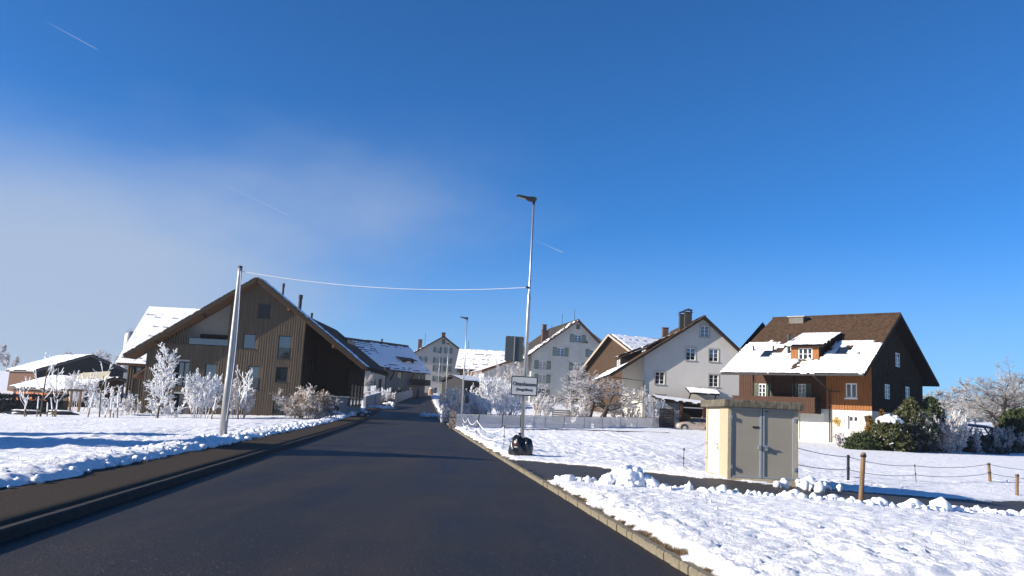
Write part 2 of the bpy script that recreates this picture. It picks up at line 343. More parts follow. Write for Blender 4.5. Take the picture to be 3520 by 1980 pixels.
# drive
n = len(DC); tg = np.gradient(DC[:, :2], axis=0); tg /= np.linalg.norm(tg, axis=1)[:, None]; nrm = np.stack([-tg[:, 1], tg[:, 0]], 1)
V = []; nu = 10
for k in range(nu + 1):
    p = DC[:, :2] + nrm * ((k / nu * 2 - 1) * (DC[:, 2] + 0.25))[:, None]
    u_, v_ = to_uv(p[:, 0], p[:, 1]); inside = u_ < U_RK + 0.15
    u_ = np.maximum(u_, U_RK + 0.15); x_, y_ = to_xy(u_, v_)
    V.append(np.stack([x_, y_, zbase(u_, v_) + 0.03], 1))
V = np.concatenate(V); i = np.arange(len(V)).reshape(nu + 1, n); f = np.stack([i[:-1, :-1], i[:-1, 1:], i[1:, 1:], i[1:, :-1]], -1).reshape(-1, 4)
struct(mesh_np('side_drive', V, f[:, ::-1], mat('drive_asphalt', (0.032, 0.031, 0.030), 0.6, 0.3, 40, 0.5, 90, col2=(0.075, 0.07, 0.064), thr=(0.35, 0.7))))
# right kerb: two rows of small setts; each near sett its own piece, farther ones joined
KERB = mat('granite_sett', (0.165, 0.145, 0.105), 0.85, 0.3, 9, 0.5, 40)
kr = MB().box(-0.001, 0.001, -0.001, 0.001, -0.3, -0.298).build('kerb_right', KERB); struct(kr)
rng = random.Random(3)
sett = MB().box(-0.075, 0.075, -0.135, 0.135, -0.12, 0.045); 
sett_meshes = []
for q in range(4):
    me = bpy.data.meshes.new('kerb_sett'); m_ = MB()
    w, l_, h = 0.058 + rng.uniform(-.004, .004), 0.128 + rng.uniform(-.008, .004), 0.05 + rng.uniform(-.008, .008)
    c = 0.014
    m_.add([(-w, -l_, -.15), (w, -l_, -.15), (w, l_, -.15), (-w, l_, -.15), (-w, -l_, h - c), (w, -l_, h - c), (w, l_, h - c), (-w, l_, h - c), (-w + c, -l_ + c, h), (w - c, -l_ + c, h), (w - c, l_ - c, h), (-w + c, l_ - c, h)],
           [(0, 1, 5, 4), (1, 2, 6, 5), (2, 3, 7, 6), (3, 0, 4, 7), (4, 5, 9, 8), (5, 6, 10, 9), (6, 7, 11, 10), (7, 4, 8, 11), (8, 9, 10, 11)])
    me.from_pydata(m_.v, [], m_.f); me.update(); me.materials.append(KERB); sett_meshes.append(me)
v = 5.2; far_mb = MB(); cnt = 0
while v < 150:
    u = U_RK + 0.06 + rng.uniform(-.006, .006); x, y = to_xy(u, v); low = 0.0
    z = float(zbase(u, v)) + 0.012 + rng.uniform(-.006, .006)
    if cnt < 130:
        o = bpy.data.objects.new('kerb_sett', sett_meshes[cnt % 4]); C.objects.link(o); o.parent = kr
        o.location = (x, y, z); o.rotation_euler = (rng.uniform(-.02, .02), rng.uniform(-.03, .03), YAW + rng.uniform(-.02, .02))
        v += 0.268
    else:
        M = Matrix.Translation((x, y, z)) @ Matrix.Rotation(YAW, 4, 'Z'); src = sett_meshes[cnt % 4]
        far_mb.add([M @ Vector((q.co.x, q.co.y * 2.2, q.co.z)) for q in src.vertices], [tuple(p.vertices) for p in src.polygons]); v += 0.6
    cnt += 1
far_mb.build('kerb_sett_row', KERB, kr, kind='stuff')
# left kerb: long granite stones, coloured dark for their shaded face, each its own piece
KL = mat('kerb_stone', (0.030, 0.027, 0.025), 0.85, 0.25, 8, 0.3, 50)
kl = MB().box(-0.001, 0.001, -0.001, 0.001, -0.3, -0.298).build('kerb_left', KL); struct(kl)
v = -6.0
while v < 150:
    L = 1.0 if v < 60 else 3.0
    m_ = MB(); P0 = to_xy(U_LK - 0.10, v + 0.006); P1 = to_xy(U_LK, v + 0.006); P2 = to_xy(U_LK, v + L); P3 = to_xy(U_LK - 0.10, v + L)
    za, zb_ = float(zbase(U_LK, v)), float(zbase(U_LK, v + L)); h = 0.097 + rng.uniform(-.002, .002); c = 0.025
    Q1 = to_xy(U_LK - c, v + 0.006); Q2 = to_xy(U_LK - c, v + L)
    m_.add([(*P0, za - .15), (*P1, za - .15), (*P2, zb_ - .15), (*P3, zb_ - .15), (*P0, za + h), (*Q1, za + h), (*Q2, zb_ + h), (*P3, zb_ + h), (*P1, za + h - c), (*P2, zb_ + h - c)],
           [(4, 5, 6, 7), (1, 2, 9, 8), (8, 9, 6, 5), (0, 1, 8, 5, 4), (2, 3, 7, 6, 9), (3, 0, 4, 7)])
    m_.build('kerb_stone', KL, kl); v += L

# ------------------------------------------------------------------ building kit
def crop(ox, oy, s): return lambda x, y: (ox + s * x, oy + s * y)
K1 = crop(0, 1000, .345); K2 = crop(400, 900, .414); K3 = crop(1100, 1000, .345); K4 = crop(1500, 1000, .414)
K5 = crop(1950, 1000, .3796); K6 = crop(2400, 1030, .4831); K7 = crop(2900, 1100, .4486)
class Frame:
    """a building's own axes: x along its front, y into it, z up"""
    def __init__(s, x, y, z, rot): s.o = Vector((x, y, z)); s.rot = rot; s.m = Matrix.Translation(s.o) @ Matrix.Rotation(rot, 4, 'Z'); s.mi = s.m.inverted()
    def _ray(s, p): return s.mi @ Vector((0, 0, EYE)), s.mi.to_3x3() @ ray(*p)
    def y(s, p, yl=0.0):
        o, d = s._ray(p); t = (yl - o.y) / d.y; return (o.x + d.x * t, o.z + d.z * t)
    def x(s, p, xl=0.0):
        o, d = s._ray(p); t = (xl - o.x) / d.x; return (o.y + d.y * t, o.z + d.z * t)
def clip_poly(poly, pts):
    """clip polygon (list of 2-D) by convex outline pts given counter-clockwise"""
    out = poly
    for i in range(len(pts)):
        a, b = pts[i], pts[(i + 1) % len(pts)]; inp = out; out = []
        def side(p): return (b[0] - a[0]) * (p[1] - a[1]) - (b[1] - a[1]) * (p[0] - a[0])
        for j in range(len(inp)):
            p, q = inp[j], inp[(j + 1) % len(inp)]; sp, sq = side(p), side(q)
            if sp >= -1e-9: out.append(p)
            if (sp > 1e-9 and sq < -1e-9) or (sp < -1e-9 and sq > 1e-9):
                t = sp / (sp - sq); out.append((p[0] + (q[0] - p[0]) * t, p[1] + (q[1] - p[1]) * t))
        if len(out) < 3: return []
    return out
def ymap(y0, sgn=1): return lambda a, c, d: (a, y0 + d * sgn, c)       # facade in the local y plane; d = depth inwards
def xmap(x0, sgn=1): return lambda a, c, d: (x0 + d * sgn, a, c)
def wall(name, outline, holes, mp, m, parent, reveal=0.16, thick=0.0, revm=None):
    """flat wall with real openings: outline (convex, ccw) in (a, c), holes (a0, a1, c0, c1)"""
    xs = sorted(set([min(p[0] for p in outline), max(p[0] for p in outline)] + [h[0] for h in holes] + [h[1] for h in holes]))
    zs = sorted(set([min(p[1] for p in outline), max(p[1] for p in outline)] + [h[2] for h in holes] + [h[3] for h in holes]))
    mb = MB()
    for i in range(len(xs) - 1):
        for j in range(len(zs) - 1):
            cx, cz = (xs[i] + xs[i + 1]) / 2, (zs[j] + zs[j + 1]) / 2
            if any(h[0] < cx < h[1] and h[2] < cz < h[3] for h in holes): continue
            pl = clip_poly([(xs[i], zs[j]), (xs[i + 1], zs[j]), (xs[i + 1], zs[j + 1]), (xs[i], zs[j + 1])], outline)
            if len(pl) >= 3: mb.add([mp(a, c, 0) for a, c in pl], [tuple(range(len(pl)))])
    for h in holes:
        if h[3] > 39: continue
        q = [(h[0], h[2]), (h[1], h[2]), (h[1], h[3]), (h[0], h[3])]
        for k in range(4):
            a, b = q[k], q[(k + 1) % 4]
            mb.add([mp(*a, 0), mp(*b, 0), mp(*b, reveal), mp(*a, reveal)], [(0, 1, 2, 3)])
    return mb.build(name, m, parent)
def bxmap(mb, mp, a0, a1, c0, c1, d0, d1):
    p = [mp(a, c, d) for a in (a0, a1) for c in (c0, c1) for d in (d0, d1)]
    lo = [min(q[i] for q in p) for i in range(3)]; hi = [max(q[i] for q in p) for i in range(3)]
    mb.box(lo[0], hi[0], lo[1], hi[1], lo[2], hi[2])
def window(mp, r, parent, fm, gm=None, bars=(1, 2), fw=0.07, depth=0.10, surround=None, sw=0.13, sill=None, shutter=None, shut=(1, 1), shw=None, name='window', dark=None):
    a0, a1, c0, c1 = r; gm = gm or GLASS
    mb = MB(); e = 0.002
    bxmap(mb, mp, a0 + e, a0 + fw, c0 + e, c1 - e, depth - .03, depth + .03); bxmap(mb, mp, a1 - fw, a1 - e, c0 + e, c1 - e, depth - .03, depth + .03)
    bxmap(mb, mp, a0 + fw, a1 - fw, c0 + e, c0 + fw, depth - .03, depth + .03); bxmap(mb, mp, a0 + fw, a1 - fw, c1 - fw, c1 - e, depth - .03, depth + .03)
    w = mb.build(name, fm, parent)
    nb, nh = bars; gl = MB(); bxmap(gl, mp, a0 + fw, a1 - fw, c0 + fw, c1 - fw, depth + .005, depth + .02)
    if nb or nh:
        mu = MB()
        for k in range(1, nb + 1):
            if nh == 0 and k < nb:
                m1 = MB(); x = a0 + (a1 - a0) * k / (nb + 1); bxmap(m1, mp, x - fw * .6, x + fw * .6, c0 + fw, c1 - fw, depth - .025, depth + .03); m1.build('glazing_bar', fm, w); continue
            x = a0 + (a1 - a0) * k / (nb + 1); bxmap(mu, mp, x - fw * .6, x + fw * .6, c0 + fw, c1 - fw, depth - .025, depth + .03)
        for k in range(1, nh + 1):
            z = c0 + (c1 - c0) * k / (nh + 1)
            xs = [a0 + fw] + [a0 + (a1 - a0) * q / (nb + 1) for q in range(1, nb + 1)] + [a1 - fw]
            for q in range(len(xs) - 1): bxmap(mu, mp, xs[q] + (fw * .6 if q else 0), xs[q + 1] - (fw * .6 if q < len(xs) - 2 else 0), z - .016, z + .016, depth - .02, depth + .03)
        mu.build('glazing_bar', fm, w)
    gl.build('pane', gm, w)
    if surround:
        s = MB(); bxmap(s, mp, a0 - sw, a0 - .003, c0 - sw * .2, c1 + sw, -.03, .02); bxmap(s, mp, a1 + .003, a1 + sw, c0 - sw * .2, c1 + sw, -.03, .02)
        bxmap(s, mp, a0 - .003, a1 + .003, c1 + .003, c1 + sw, -.03, .02); s.build('surround', surround, w)
    if sill or surround:
        s = MB(); bxmap(s, mp, a0 - sw * 1.15, a1 + sw * 1.15, c0 - .1, c0 - .003, -.09, .1); s.build('sill', sill or surround, w)
    if shutter:
        hw = shw or (a1 - a0) * .52
        for k, sd in enumerate((-1, 1)):
            if not shut[k]: continue
            s = MB(); x0 = a0 - hw - .02 if sd < 0 else a1 + .02
            bxmap(s, mp, x0, x0 + .06, c0 - .03, c1 + .03, -.055, -.008); bxmap(s, mp, x0 + hw - .06, x0 + hw, c0 - .03, c1 + .03, -.055, -.008)
            for zz in (c0 - .03, (c0 + c1) / 2 - .03, c1 - .03): bxmap(s, mp, x0 + .06, x0 + hw - .06, zz, zz + .06, -.055, -.008)
            nl = 9
            for q in range(nl):
                zc = c0 + (c1 - c0) * (q + .5) / nl; bxmap(s, mp, x0 + .06, x0 + hw - .06, zc - .045, zc + .03, -.045 + .01 * (q % 2), -.012)
            s.build('shutter', shutter, w)
    return w
def roof_slope(parent, e0, e1, r1, r0, m, thick=0.18, tile=(0.33, 0.36), under=None, snow=None, snowm=None, name='roof', seed=0, res=1.0):
    """one tiled roof slope: e0,e1 eave corners, r1,r0 ridge corners; snow(s, t, noise) gives depth in metres (<0 bare)"""
    e0, e1, r0, r1 = map(Vector, (e0, e1, r0, r1)); ax = (e1 - e0); up = (r0 - e0); nrm = ax.cross(up).normalized()
    if nrm.z < 0: nrm = -nrm
    L, H = ax.length, up.length; nc = max(4, int(H / tile[1])); nw = max(4, int(L / tile[0]))
    E0, E1, R0, R1 = [np.array(q) for q in (e0, e1, r0, r1)]; N = np.array(nrm)
    def P(s, t): return (E0 * ((1 - s) * (1 - t))[..., None] + E1 * (s * (1 - t))[..., None] + R1 * (s * t)[..., None] + R0 * ((1 - s) * t)[..., None])
    q = MB(); b = -nrm * thick
    q.add([e0 - nrm * .03, e1 - nrm * .03, r1 - nrm * .03, r0 - nrm * .03, e0 + b, e1 + b, r1 + b, r0 + b], [(4, 5, 6, 7)[::-1], (0, 1, 5, 4), (1, 2, 6, 5), (2, 3, 7, 6), (3, 0, 4, 7), (0, 1, 2, 3)])
    ro = q.build(name, under or m, parent)
    # overlapping courses: every course starts proud of the one below; rolled tiles across
    cols = np.linspace(0, 1, nw * 4 + 1); tt = []
    for k in range(nc): tt += [k / nc, (k + 0.98) / nc]
    tt = np.array(tt); S, Tt = np.meshgrid(cols, tt); lift = np.where((np.arange(len(tt)) % 2 == 0)[:, None], 0.045, 0.005) + 0.022 * np.abs(np.sin(S * nw * math.pi)) ** .7
    V = P(S, Tt) + N * lift[..., None]; i = np.arange(S.size).reshape(S.shape)
    f = np.stack([i[:-1, :-1], i[:-1, 1:], i[1:, 1:], i[1:, :-1]], -1).reshape(-1, 4)
    mesh_np('tiles', V.reshape(-1, 3), f, m, ro, kind='stuff')
    if snow:
        ns, ntt = max(20, int(L / .14 * res)), max(16, int(H / .14 * res)); S, Tt = np.meshgrid(np.linspace(-.004, 1.004, ns), np.linspace(-.008, .997, ntt))
        no = perlin(S * L * 1.3, Tt * H * 1.3, seed + 30) * .6 + perlin(S * L * 3.1, Tt * H * 3.1, seed + 31) * .4
        d = snow(S, Tt, no)
        course = (Tt * nc) % 1.0
        d = np.where(d > 0, d + .03 - .035 * course + .014 * np.abs(np.sin(S * nw * math.pi)), d)
        d = np.where((course > .86) & (d > 0) & (perlin(S * nw * .5, np.floor(Tt * nc) * 7.3, seed + 33) > .12), -.05, d)
        off = np.clip(d, -.05, .16) + .045
        V = P(S, Tt) + N * off[..., None]; i = np.arange(S.size).reshape(S.shape)
        f = np.stack([i[:-1, :-1], i[:-1, 1:], i[1:, 1:], i[1:, :-1]], -1).reshape(-1, 4)
        keep = (d.ravel()[f] > -.03).any(1)
        mesh_np('roof_snow', V.reshape(-1, 3), f[keep], snowm or SNOW, ro, smooth=True)
    return ro
def full_snow(a=.05, v=.05, edge=0.0): return lambda s, t, n: a + v * n - edge * (t > .96)
def battens(name, mp, outline, holes, m, parent, pitch=0.2, w=0.1, d=0.03, c_lo=None, jit=0, horizontal=False):
    """vertical cover strips following the outline and skipping the openings"""
    mb = MB(); a0 = min(p[0] for p in outline); a1 = max(p[0] for p in outline); rr = random.Random(5); x = a0 + pitch / 2
    while x < a1 - w / 2:
        sl = clip_poly([(x - .005, -99), (x + .005, -99), (x + .005, 99), (x - .005, 99)], outline)
        if sl:
            z0, z1 = min(p[1] for p in sl), max(p[1] for p in sl)
            segs = [(z0, z1)]
            for h in holes:
                if h[0] - w / 2 < x < h[1] + w / 2:
                    ns = []
                    for s in segs:
                        if h[3] <= s[0] or h[2] >= s[1]: ns.append(s)
                        else:
                            if h[2] > s[0]: ns.append((s[0], h[2]))
                            if h[3] < s[1]: ns.append((h[3], s[1]))
                    segs = ns
            for s in segs:
                if s[1] - s[0] > .05: bxmap(mb, mp, x - w / 2, x + w / 2, s[0], s[1], -d + rr.uniform(0, jit), -.001)
        x += pitch
    return mb.build(name, m, parent, kind='stuff')
def chimney(parent, x, y, w, d, z0, z1, m, cap=None, kind='chimney', capm=None):
    mb = MB().box(x - w / 2, x + w / 2, y - d / 2, y + d / 2, z0, z1); o = mb.build(kind, m, parent)
    c = MB().box(x - w * .62, x + w * .62, y - d * .62, y + d * .62, z1 + .001, z1 + .07); c.build('cap', capm or m, o)
    return o
def flue(parent, x, y, r, z0, z1, m):
    o = MB().lathe([(r, z0), (r, z1 - .35), (r * 1.25, z1 - .34), (r * 1.25, z1)], 12, (x, y, 0)).build('flue_pipe', m, parent, smooth=False)
    return o
def roof_z(prof, x):
    for (xa, za), (xb, zb_) in zip(prof[:-1], prof[1:]):
        if xa <= x <= xb: return za + (zb_ - za) * (x - xa) / (xb - xa)
    return prof[0][1] if x < prof[0][0] else prof[-1][1]
WOODG = mat('grey_brown_cladding', (0.098, 0.078, 0.058), 0.85, 0.26, 5, 0.25, 30, stretch=(1.1, 1.1, 0.05), spec=.15)
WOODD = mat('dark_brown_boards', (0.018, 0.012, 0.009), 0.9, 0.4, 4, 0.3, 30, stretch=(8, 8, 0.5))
WOODO = mat('orange_brown_boards', (0.25, 0.098, 0.030), 0.75, 0.35, 4, 0.3, 30, stretch=(7, 7, 0.4))
WOODR = mat('red_brown_boards', (0.062, 0.029, 0.018), 0.8, 0.4, 4, 0.3, 30, stretch=(7, 7, 0.4))
SOFFIT = mat('soffit_boards', (0.105, 0.055, 0.027), 0.75, 0.25, 4, 0.2, 30, stretch=(1, 8, 8))
TILEB = mat('brown_clay_tiles', (0.052, 0.032, 0.021), 0.9, 0.5, 3.5, 0.3, 20, spec=.15)
TILED = mat('dark_grey_tiles', (0.035, 0.032, 0.034), 0.85, 0.4, 2.2, 0.3, 20)
TILER = mat('red_brown_tiles', (0.11, 0.060, 0.040), 0.85, 0.4, 1.6, 0.3, 20)
PLASW = mat('white_render', (0.52, 0.505, 0.455), 0.9, 0.05, 0.9, 0.15, 30)
PLASG = mat('grey_white_render', (0.51, 0.49, 0.45), 0.9, 0.06, 0.7, 0.15, 30)
PLASO = mat('old_stained_render', (0.42, 0.40, 0.345), 0.9, 0.1, 0.5, 0.2, 30, col2=(0.57, 0.545, 0.485), detail=8)
PLASC = mat('concrete_grey_render', (0.30, 0.30, 0.30), 0.9, 0.08, 1, 0.2, 30)
STONE = mat('window_stone', (0.33, 0.31, 0.27), 0.85, 0.1, 4)
SHUT = mat('green_shutter', (0.075, 0.115, 0.085), 0.6, 0.15, 4)
SHUTD = mat('dark_shutter', (0.05, 0.065, 0.06), 0.6, 0.15, 4)
FRAMED = mat('dark_window_frame', (0.022, 0.024, 0.028), 0.5, 0.1, 4)
FRAMEW = mat('white_window_frame', (0.74, 0.74, 0.73), 0.45, 0.04, 4)
BRICKR = mat('chimney_red_plaster', (0.10, 0.060, 0.048), 0.85, 0.2, 4)
COPPER = mat('sheet_metal_chimney', (0.06, 0.058, 0.055), 0.5, 0.2, 4, metal=0.4)

# ------------------------------------------------------------------ timber house on the left
D = 70.0; gx = at(*K2(900, 1310), D).x
F = Frame(gx, D, 0, 0); TH = thing('timber_house', 'large grey-brown timber-clad gabled house left of the road', 'house', F.o, F.rot)
OV = 1.1
xl = F.y(K2(243, 850))[0]; xr = F.y(K2(1552, 760))[0]; zg = -1.6
px_, pz_ = F.y(K2(1170, 128), -OV); exl, ezl = F.y(K2(62, 772), -OV); exr, ezr = F.y(K2(2062, 866), -OV)
prof = [(exl, ezl), (px_, pz_), (exr, ezr)]
tk = 0.32
def under(x): return roof_z(prof, x) - tk * 1.2
outl = [(xl, zg), (xr, zg), (xr, under(xr)), (px_, under(px_)), (xl, under(xl))]
def rect(k, x0, x1, y0, y1, yl=0.0, FF=None):
    FF = FF or F; a, b = FF.y(k(x0, y1), yl), FF.y(k(x1, y1), yl); c, d = FF.y(k(x0, y0), yl), FF.y(k(x1, y0), yl)
    return ((a[0] + c[0]) / 2, (b[0] + d[0]) / 2, (a[1] + b[1]) / 2, (c[1] + d[1]) / 2)
W = [rect(K2, *q) for q in [(1178, 1280, 345, 467), (1052, 1155, 599, 722), (1340, 1445, 614, 803), (1085, 1187, 864, 1055), (1320, 1422, 873, 997), (1299, 1397, 1137, 1260), (730, 828, 847, 1040)]]
patio = rect(K2, 472, 600, 825, 1035); patio2 = rect(K2, 468, 590, 1095, 1285)
lg = rect(K2, 405, 948, 100, 690); lg = (lg[0], lg[1], lg[2], 40)
holes = W + [patio, patio2, lg]
wall('front_wall', outl, holes, ymap(0), WOODG, TH)
battens('cladding_strips', ymap(0), outl, holes, WOODG, TH, pitch=0.21, w=0.11, d=0.035, jit=.012)
for i, r_ in enumerate(W):
    w = window(ymap(0), r_, TH, FRAMED, GLASSB, bars=(0, 0), fw=.06, depth=.09)
    s = MB(); bxmap(s, ymap(0), r_[0] - .08, r_[1] + .08, r_[2] - .07, r_[2] - .002, -.075, .1); s.build('sill', FRAMED, w)
    if i == 0:
        for q in range(14):
            zc = r_[2] + .08 + (r_[3] - r_[2] - .16) * (q + .5) / 14; s = MB(); bxmap(s, ymap(0), r_[0] + .07, r_[1] - .07, zc - .035, zc + .03, .02, .05); s.build('blind_slat', FRAMED, w)
    if i in (2, 3):                                     # thin railing before the full-height windows
        s = MB(); zt = r_[2] + (r_[3] - r_[2]) * .48
        bxmap(s, ymap(0), r_[0], r_[1], zt - .03, zt, -.05, -.02)
        for q in range(11):
            x = r_[0] + (r_[1] - r_[0]) * (q + .5) / 11; bxmap(s, ymap(0), x - .012, x + .012, r_[2] + .02, zt - .03, -.045, -.025)
        s.build('railing', DARKM, w)
for r_ in (patio, patio2):
    window(ymap(0), r_, TH, FRAMED, GLASSB, bars=(1, 0), fw=.08, depth=.6, name='patio_door')
    s = MB(); bxmap(s, ymap(0), r_[0], r_[1], r_[3] + .002, r_[3] + .14, -.04, .6); s.build('lintel', PLASC, TH)
# loggia: pale back wall, strip of windows, slats and parapet rail
lb = 0.8; lw = rect(K2, 690, 940, 603, 697, lb)
wall('loggia_wall', [(lg[0], lg[2] - .2), (lg[1], lg[2] - .2), (lg[1], under(lg[1])), (lg[0], under(lg[0]))], [lw], ymap(lb), mat('pale_grey_boarding', (0.23, 0.22, 0.20), .85, .06, 3), TH)
window(ymap(lb), lw, TH, FRAMED, GLASSB, bars=(2, 0), fw=.07)
MB().box(lg[0], lg[1], 0.01, lb, lg[2] - .2, lg[2] - .001).build('loggia_floor', WOODG, TH)
MB().box(lg[1] - .01, lg[1] + .1, 0.02, lb, lg[2] - .2, under(lg[1]) + .3).build('loggia_side_wall', WOODG, TH)
for q in range(11):
    x = lg[0] + .05 + (rect(K2, 405, 605, 500, 690)[1] - lg[0]) * q / 10.5
    MB().box(x - .05, x + .05, -.06, .05, lg[2] + .005, under(x) - .02).build('screen_slat', WOODG, TH)
gr = rect(K2, 605, 945, 640, 690)
MB().box(gr[0], gr[1], -.02, 0, gr[2], gr[3]).build('glass_balustrade', GLASSB, TH)
# side walls, the right wing with its dark horizontal boarding
BK = 13.0
MB().add([(xl, 0, zg), (xl, BK, zg), (xl, BK, under(xl)), (xl, 0, under(xl))], [(0, 1, 2, 3)]).build('side_wall', WOODG, TH)
yw = 4.7
sw_ = [F.x(K2(px, 850), xr)[0] for px in (1578, 1600, 1622, 1640, 1655)]
sh = [(0.5, 1.2, 3.2, 5.0), (2.0, 2.8, 3.0, 5.2), (3.4, 4.1, 3.2, 5.0), (0.5, 1.2, 0.2, 2.0), (2.0, 2.8, 0.0, 2.2)]
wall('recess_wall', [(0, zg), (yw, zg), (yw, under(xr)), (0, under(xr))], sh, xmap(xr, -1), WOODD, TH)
for r_ in sh: window(xmap(xr, -1), r_, TH, FRAMED, GLASS, bars=(0, 0))
xw = F.y(K2(1925, 1000), yw)[0]; wz = F.y(K2(1800, 1115), yw)[1]
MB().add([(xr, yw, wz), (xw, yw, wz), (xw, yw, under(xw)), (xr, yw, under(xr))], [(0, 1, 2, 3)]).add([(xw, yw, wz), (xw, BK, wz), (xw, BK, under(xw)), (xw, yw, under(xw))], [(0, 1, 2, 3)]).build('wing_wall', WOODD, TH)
z = wz + .05; mb = MB()
while z < under(xw) - .1:
    mb.box(xr + .02, xw + .04, yw - .04, yw - .002, z, z + .13); mb.box(xw + .002, xw + .04, yw, BK, z, z + .13); z += .19
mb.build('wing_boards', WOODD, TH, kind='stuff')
MB().box(xr + .01, xw - .15, yw + .05, BK, zg, wz - .01).build('wing_base', PLASC, TH)
dw = rect(K2, 1790, 1850, 1160, 1300, yw + .05); w = window(ymap(yw + .045, 1), (dw[0], dw[1], dw[2], dw[3]), TH, FRAMED, GLASS, bars=(0, 0), depth=.0, name='garage_door')
sd_ = MB()
for q in range(4): sd_.box(xw + .03, xw + .06, 6.2 + q * 1.7, 7.0 + q * 1.7, 1.2, 3.2)
sd_.build('wing_side_windows', GLASS, TH)
y0, y1 = -OV, 0.9
def snow_right(s, t, n): return np.where(t > .1, .05 + .03 * n, .02)
roof_slope(TH, (exl, y0, ezl), (exl, y1, ezl), (px_, y1, pz_), (px_, y0, pz_), TILED, tk, under=SOFFIT, snow=full_snow(.05, .03), seed=1)
roof_slope(TH, (exr, y1, ezr), (exr, y0, ezr), (px_, y0, pz_), (px_, y1, pz_), TILED, tk, under=SOFFIT, snow=snow_right, seed=2)
dl = 1.6                                                # the rear part of the house is lower
roof_slope(TH, (exl, .9, ezl - dl), (exl, BK + .6, ezl - dl), (px_, BK + .6, pz_ - dl), (px_, .9, pz_ - dl), TILED, tk, under=SOFFIT, seed=5, name='rear_roof', tile=(1.4, .9))
roof_slope(TH, (xr - .1, BK + .6, roof_z(prof, xr - .1) - dl), (xr - .1, .9, roof_z(prof, xr - .1) - dl), (px_, .9, pz_ - dl), (px_, BK + .6, pz_ - dl), TILED, tk, under=SOFFIT, snow=snow_right, seed=6, name='rear_roof', tile=(1.4, .9))
MB().prism([(exl + .4, .85, ezl - dl), (xr - .02, .85, ezl - dl), (xr - .02, .85, under(xr)), (px_, .85, pz_ - .4)], (0, .04, 0)).build('rear_gable', WOODD, TH)
roof_slope(TH, (exr, BK + .6, ezr), (exr, .9, ezr), (xr - .3, .9, roof_z(prof, xr - .3)), (xr - .3, BK + .6, roof_z(prof, xr - .3)), TILED, tk, under=WOODD, seed=7, name='wing_roof')
for (xa, za), (xb, zb_) in ((prof[0], prof[1]), (prof[1], prof[2])):
    MB().beam((xa, y0 - .03, za - .14), (xb, y0 - .03, zb_ - .14), .34, .05, (0, 1, 0)).build('verge_board', mat('verge_board', (.026, .018, .013), .85, .3, 5), TH)
for fx in (0.12, 0.30, 0.66, 0.86):
    x = exl + (exr - exl) * fx; zz = roof_z(prof, x) - tk * 1.25 - .1
    MB().box(x - .1, x + .1, -OV + .15, 0.0 if x < xr else yw, zz - .14, zz + .08).build('purlin_end', SOFFIT, TH)
for k_, (px0, py0, px1, py1, r_, yy) in enumerate([(1390, 180, 1390, 290, .10, 3), (1532, 275, 1532, 405, .16, 4), (1624, 425, 1624, 470, .09, 3)]):
    x, zt = F.y(K2(px0, py0), yy); flue(TH, x, yy, r_, roof_z(prof, x) - .2, zt, DARKM)
dmx = F.y(K2(1740, 545), 8)
MB().prism([(dmx[0] - 1, 8, dmx[1] - 1.2), (dmx[0] - 1, 8, dmx[1] + .15), (F.y(K2(1922, 640), 8)[0], 8, F.y(K2(1922, 640), 8)[1]), (F.y(K2(1905, 690), 8)[0], 8, F.y(K2(1905, 700), 8)[1] - .3)], (0, 4, 0)).build('dormer', DARKM, TH)

# ------------------------------------------------------------------ snow-roofed cross wing house behind it
F = Frame(-37.5, 78.6, 0, 0); H2 = thing('slatted_house', 'timber house with a steep snowy tiled roof behind the left gable', 'house', F.o, 0)
ra = F.y(K1(1500, 152), 6.4); ea = F.y(K1(1160, 716), -.9)
xe, xR = ea[0] + .0, 14.0; xrg = ra[0]
roof_slope(H2, (xe, -.9, ea[1]), (xR, -.9, ea[1]), (xR, 6.4, ra[1]), (xrg, 6.4, ra[1]), TILED, .25, under=SOFFIT, snow=lambda s, t, n: np.where(t < .985, .055 + .02 * n, -.05), tile=(.42, .40), seed=3)
roof_slope(H2, (xR, 13.7, ea[1]), (xe, 13.7, ea[1]), (xrg, 6.4, ra[1]), (xR, 6.4, ra[1]), TILED, .25, under=SOFFIT, seed=4, tile=(1.4, .9))
hw2 = rect(K1, 1345, 1402, 757, 850)
x0 = F.y(K1(1262, 900))[0]
ol = [(x0, -2.2), (x0 + 9, -2.2), (x0 + 9, ea[1] + .4), (x0, ea[1] + .4)]
wall('front_wall', ol, [hw2], ymap(0), WOODG, H2); window(ymap(0), hw2, H2, FRAMED, GLASSB, bars=(0, 0))
for q in range(16):
    x = x0 + .1 + q * .24
    if not (hw2[0] - .06 < x < hw2[1] + .06): MB().box(x - .05, x + .05, -.16, -.01, -2.2, ea[1] + .3).build('screen_slat', WOODG, H2)
MB().add([(x0, 0, -2.2), (x0, 12.5, -2.2), (x0, 12.5, ea[1]), (x0, 6.4, ra[1] - .4), (x0, 0, ea[1] + .3)], [(0, 1, 2, 3, 4)]).build('side_wall', WOODG, H2)

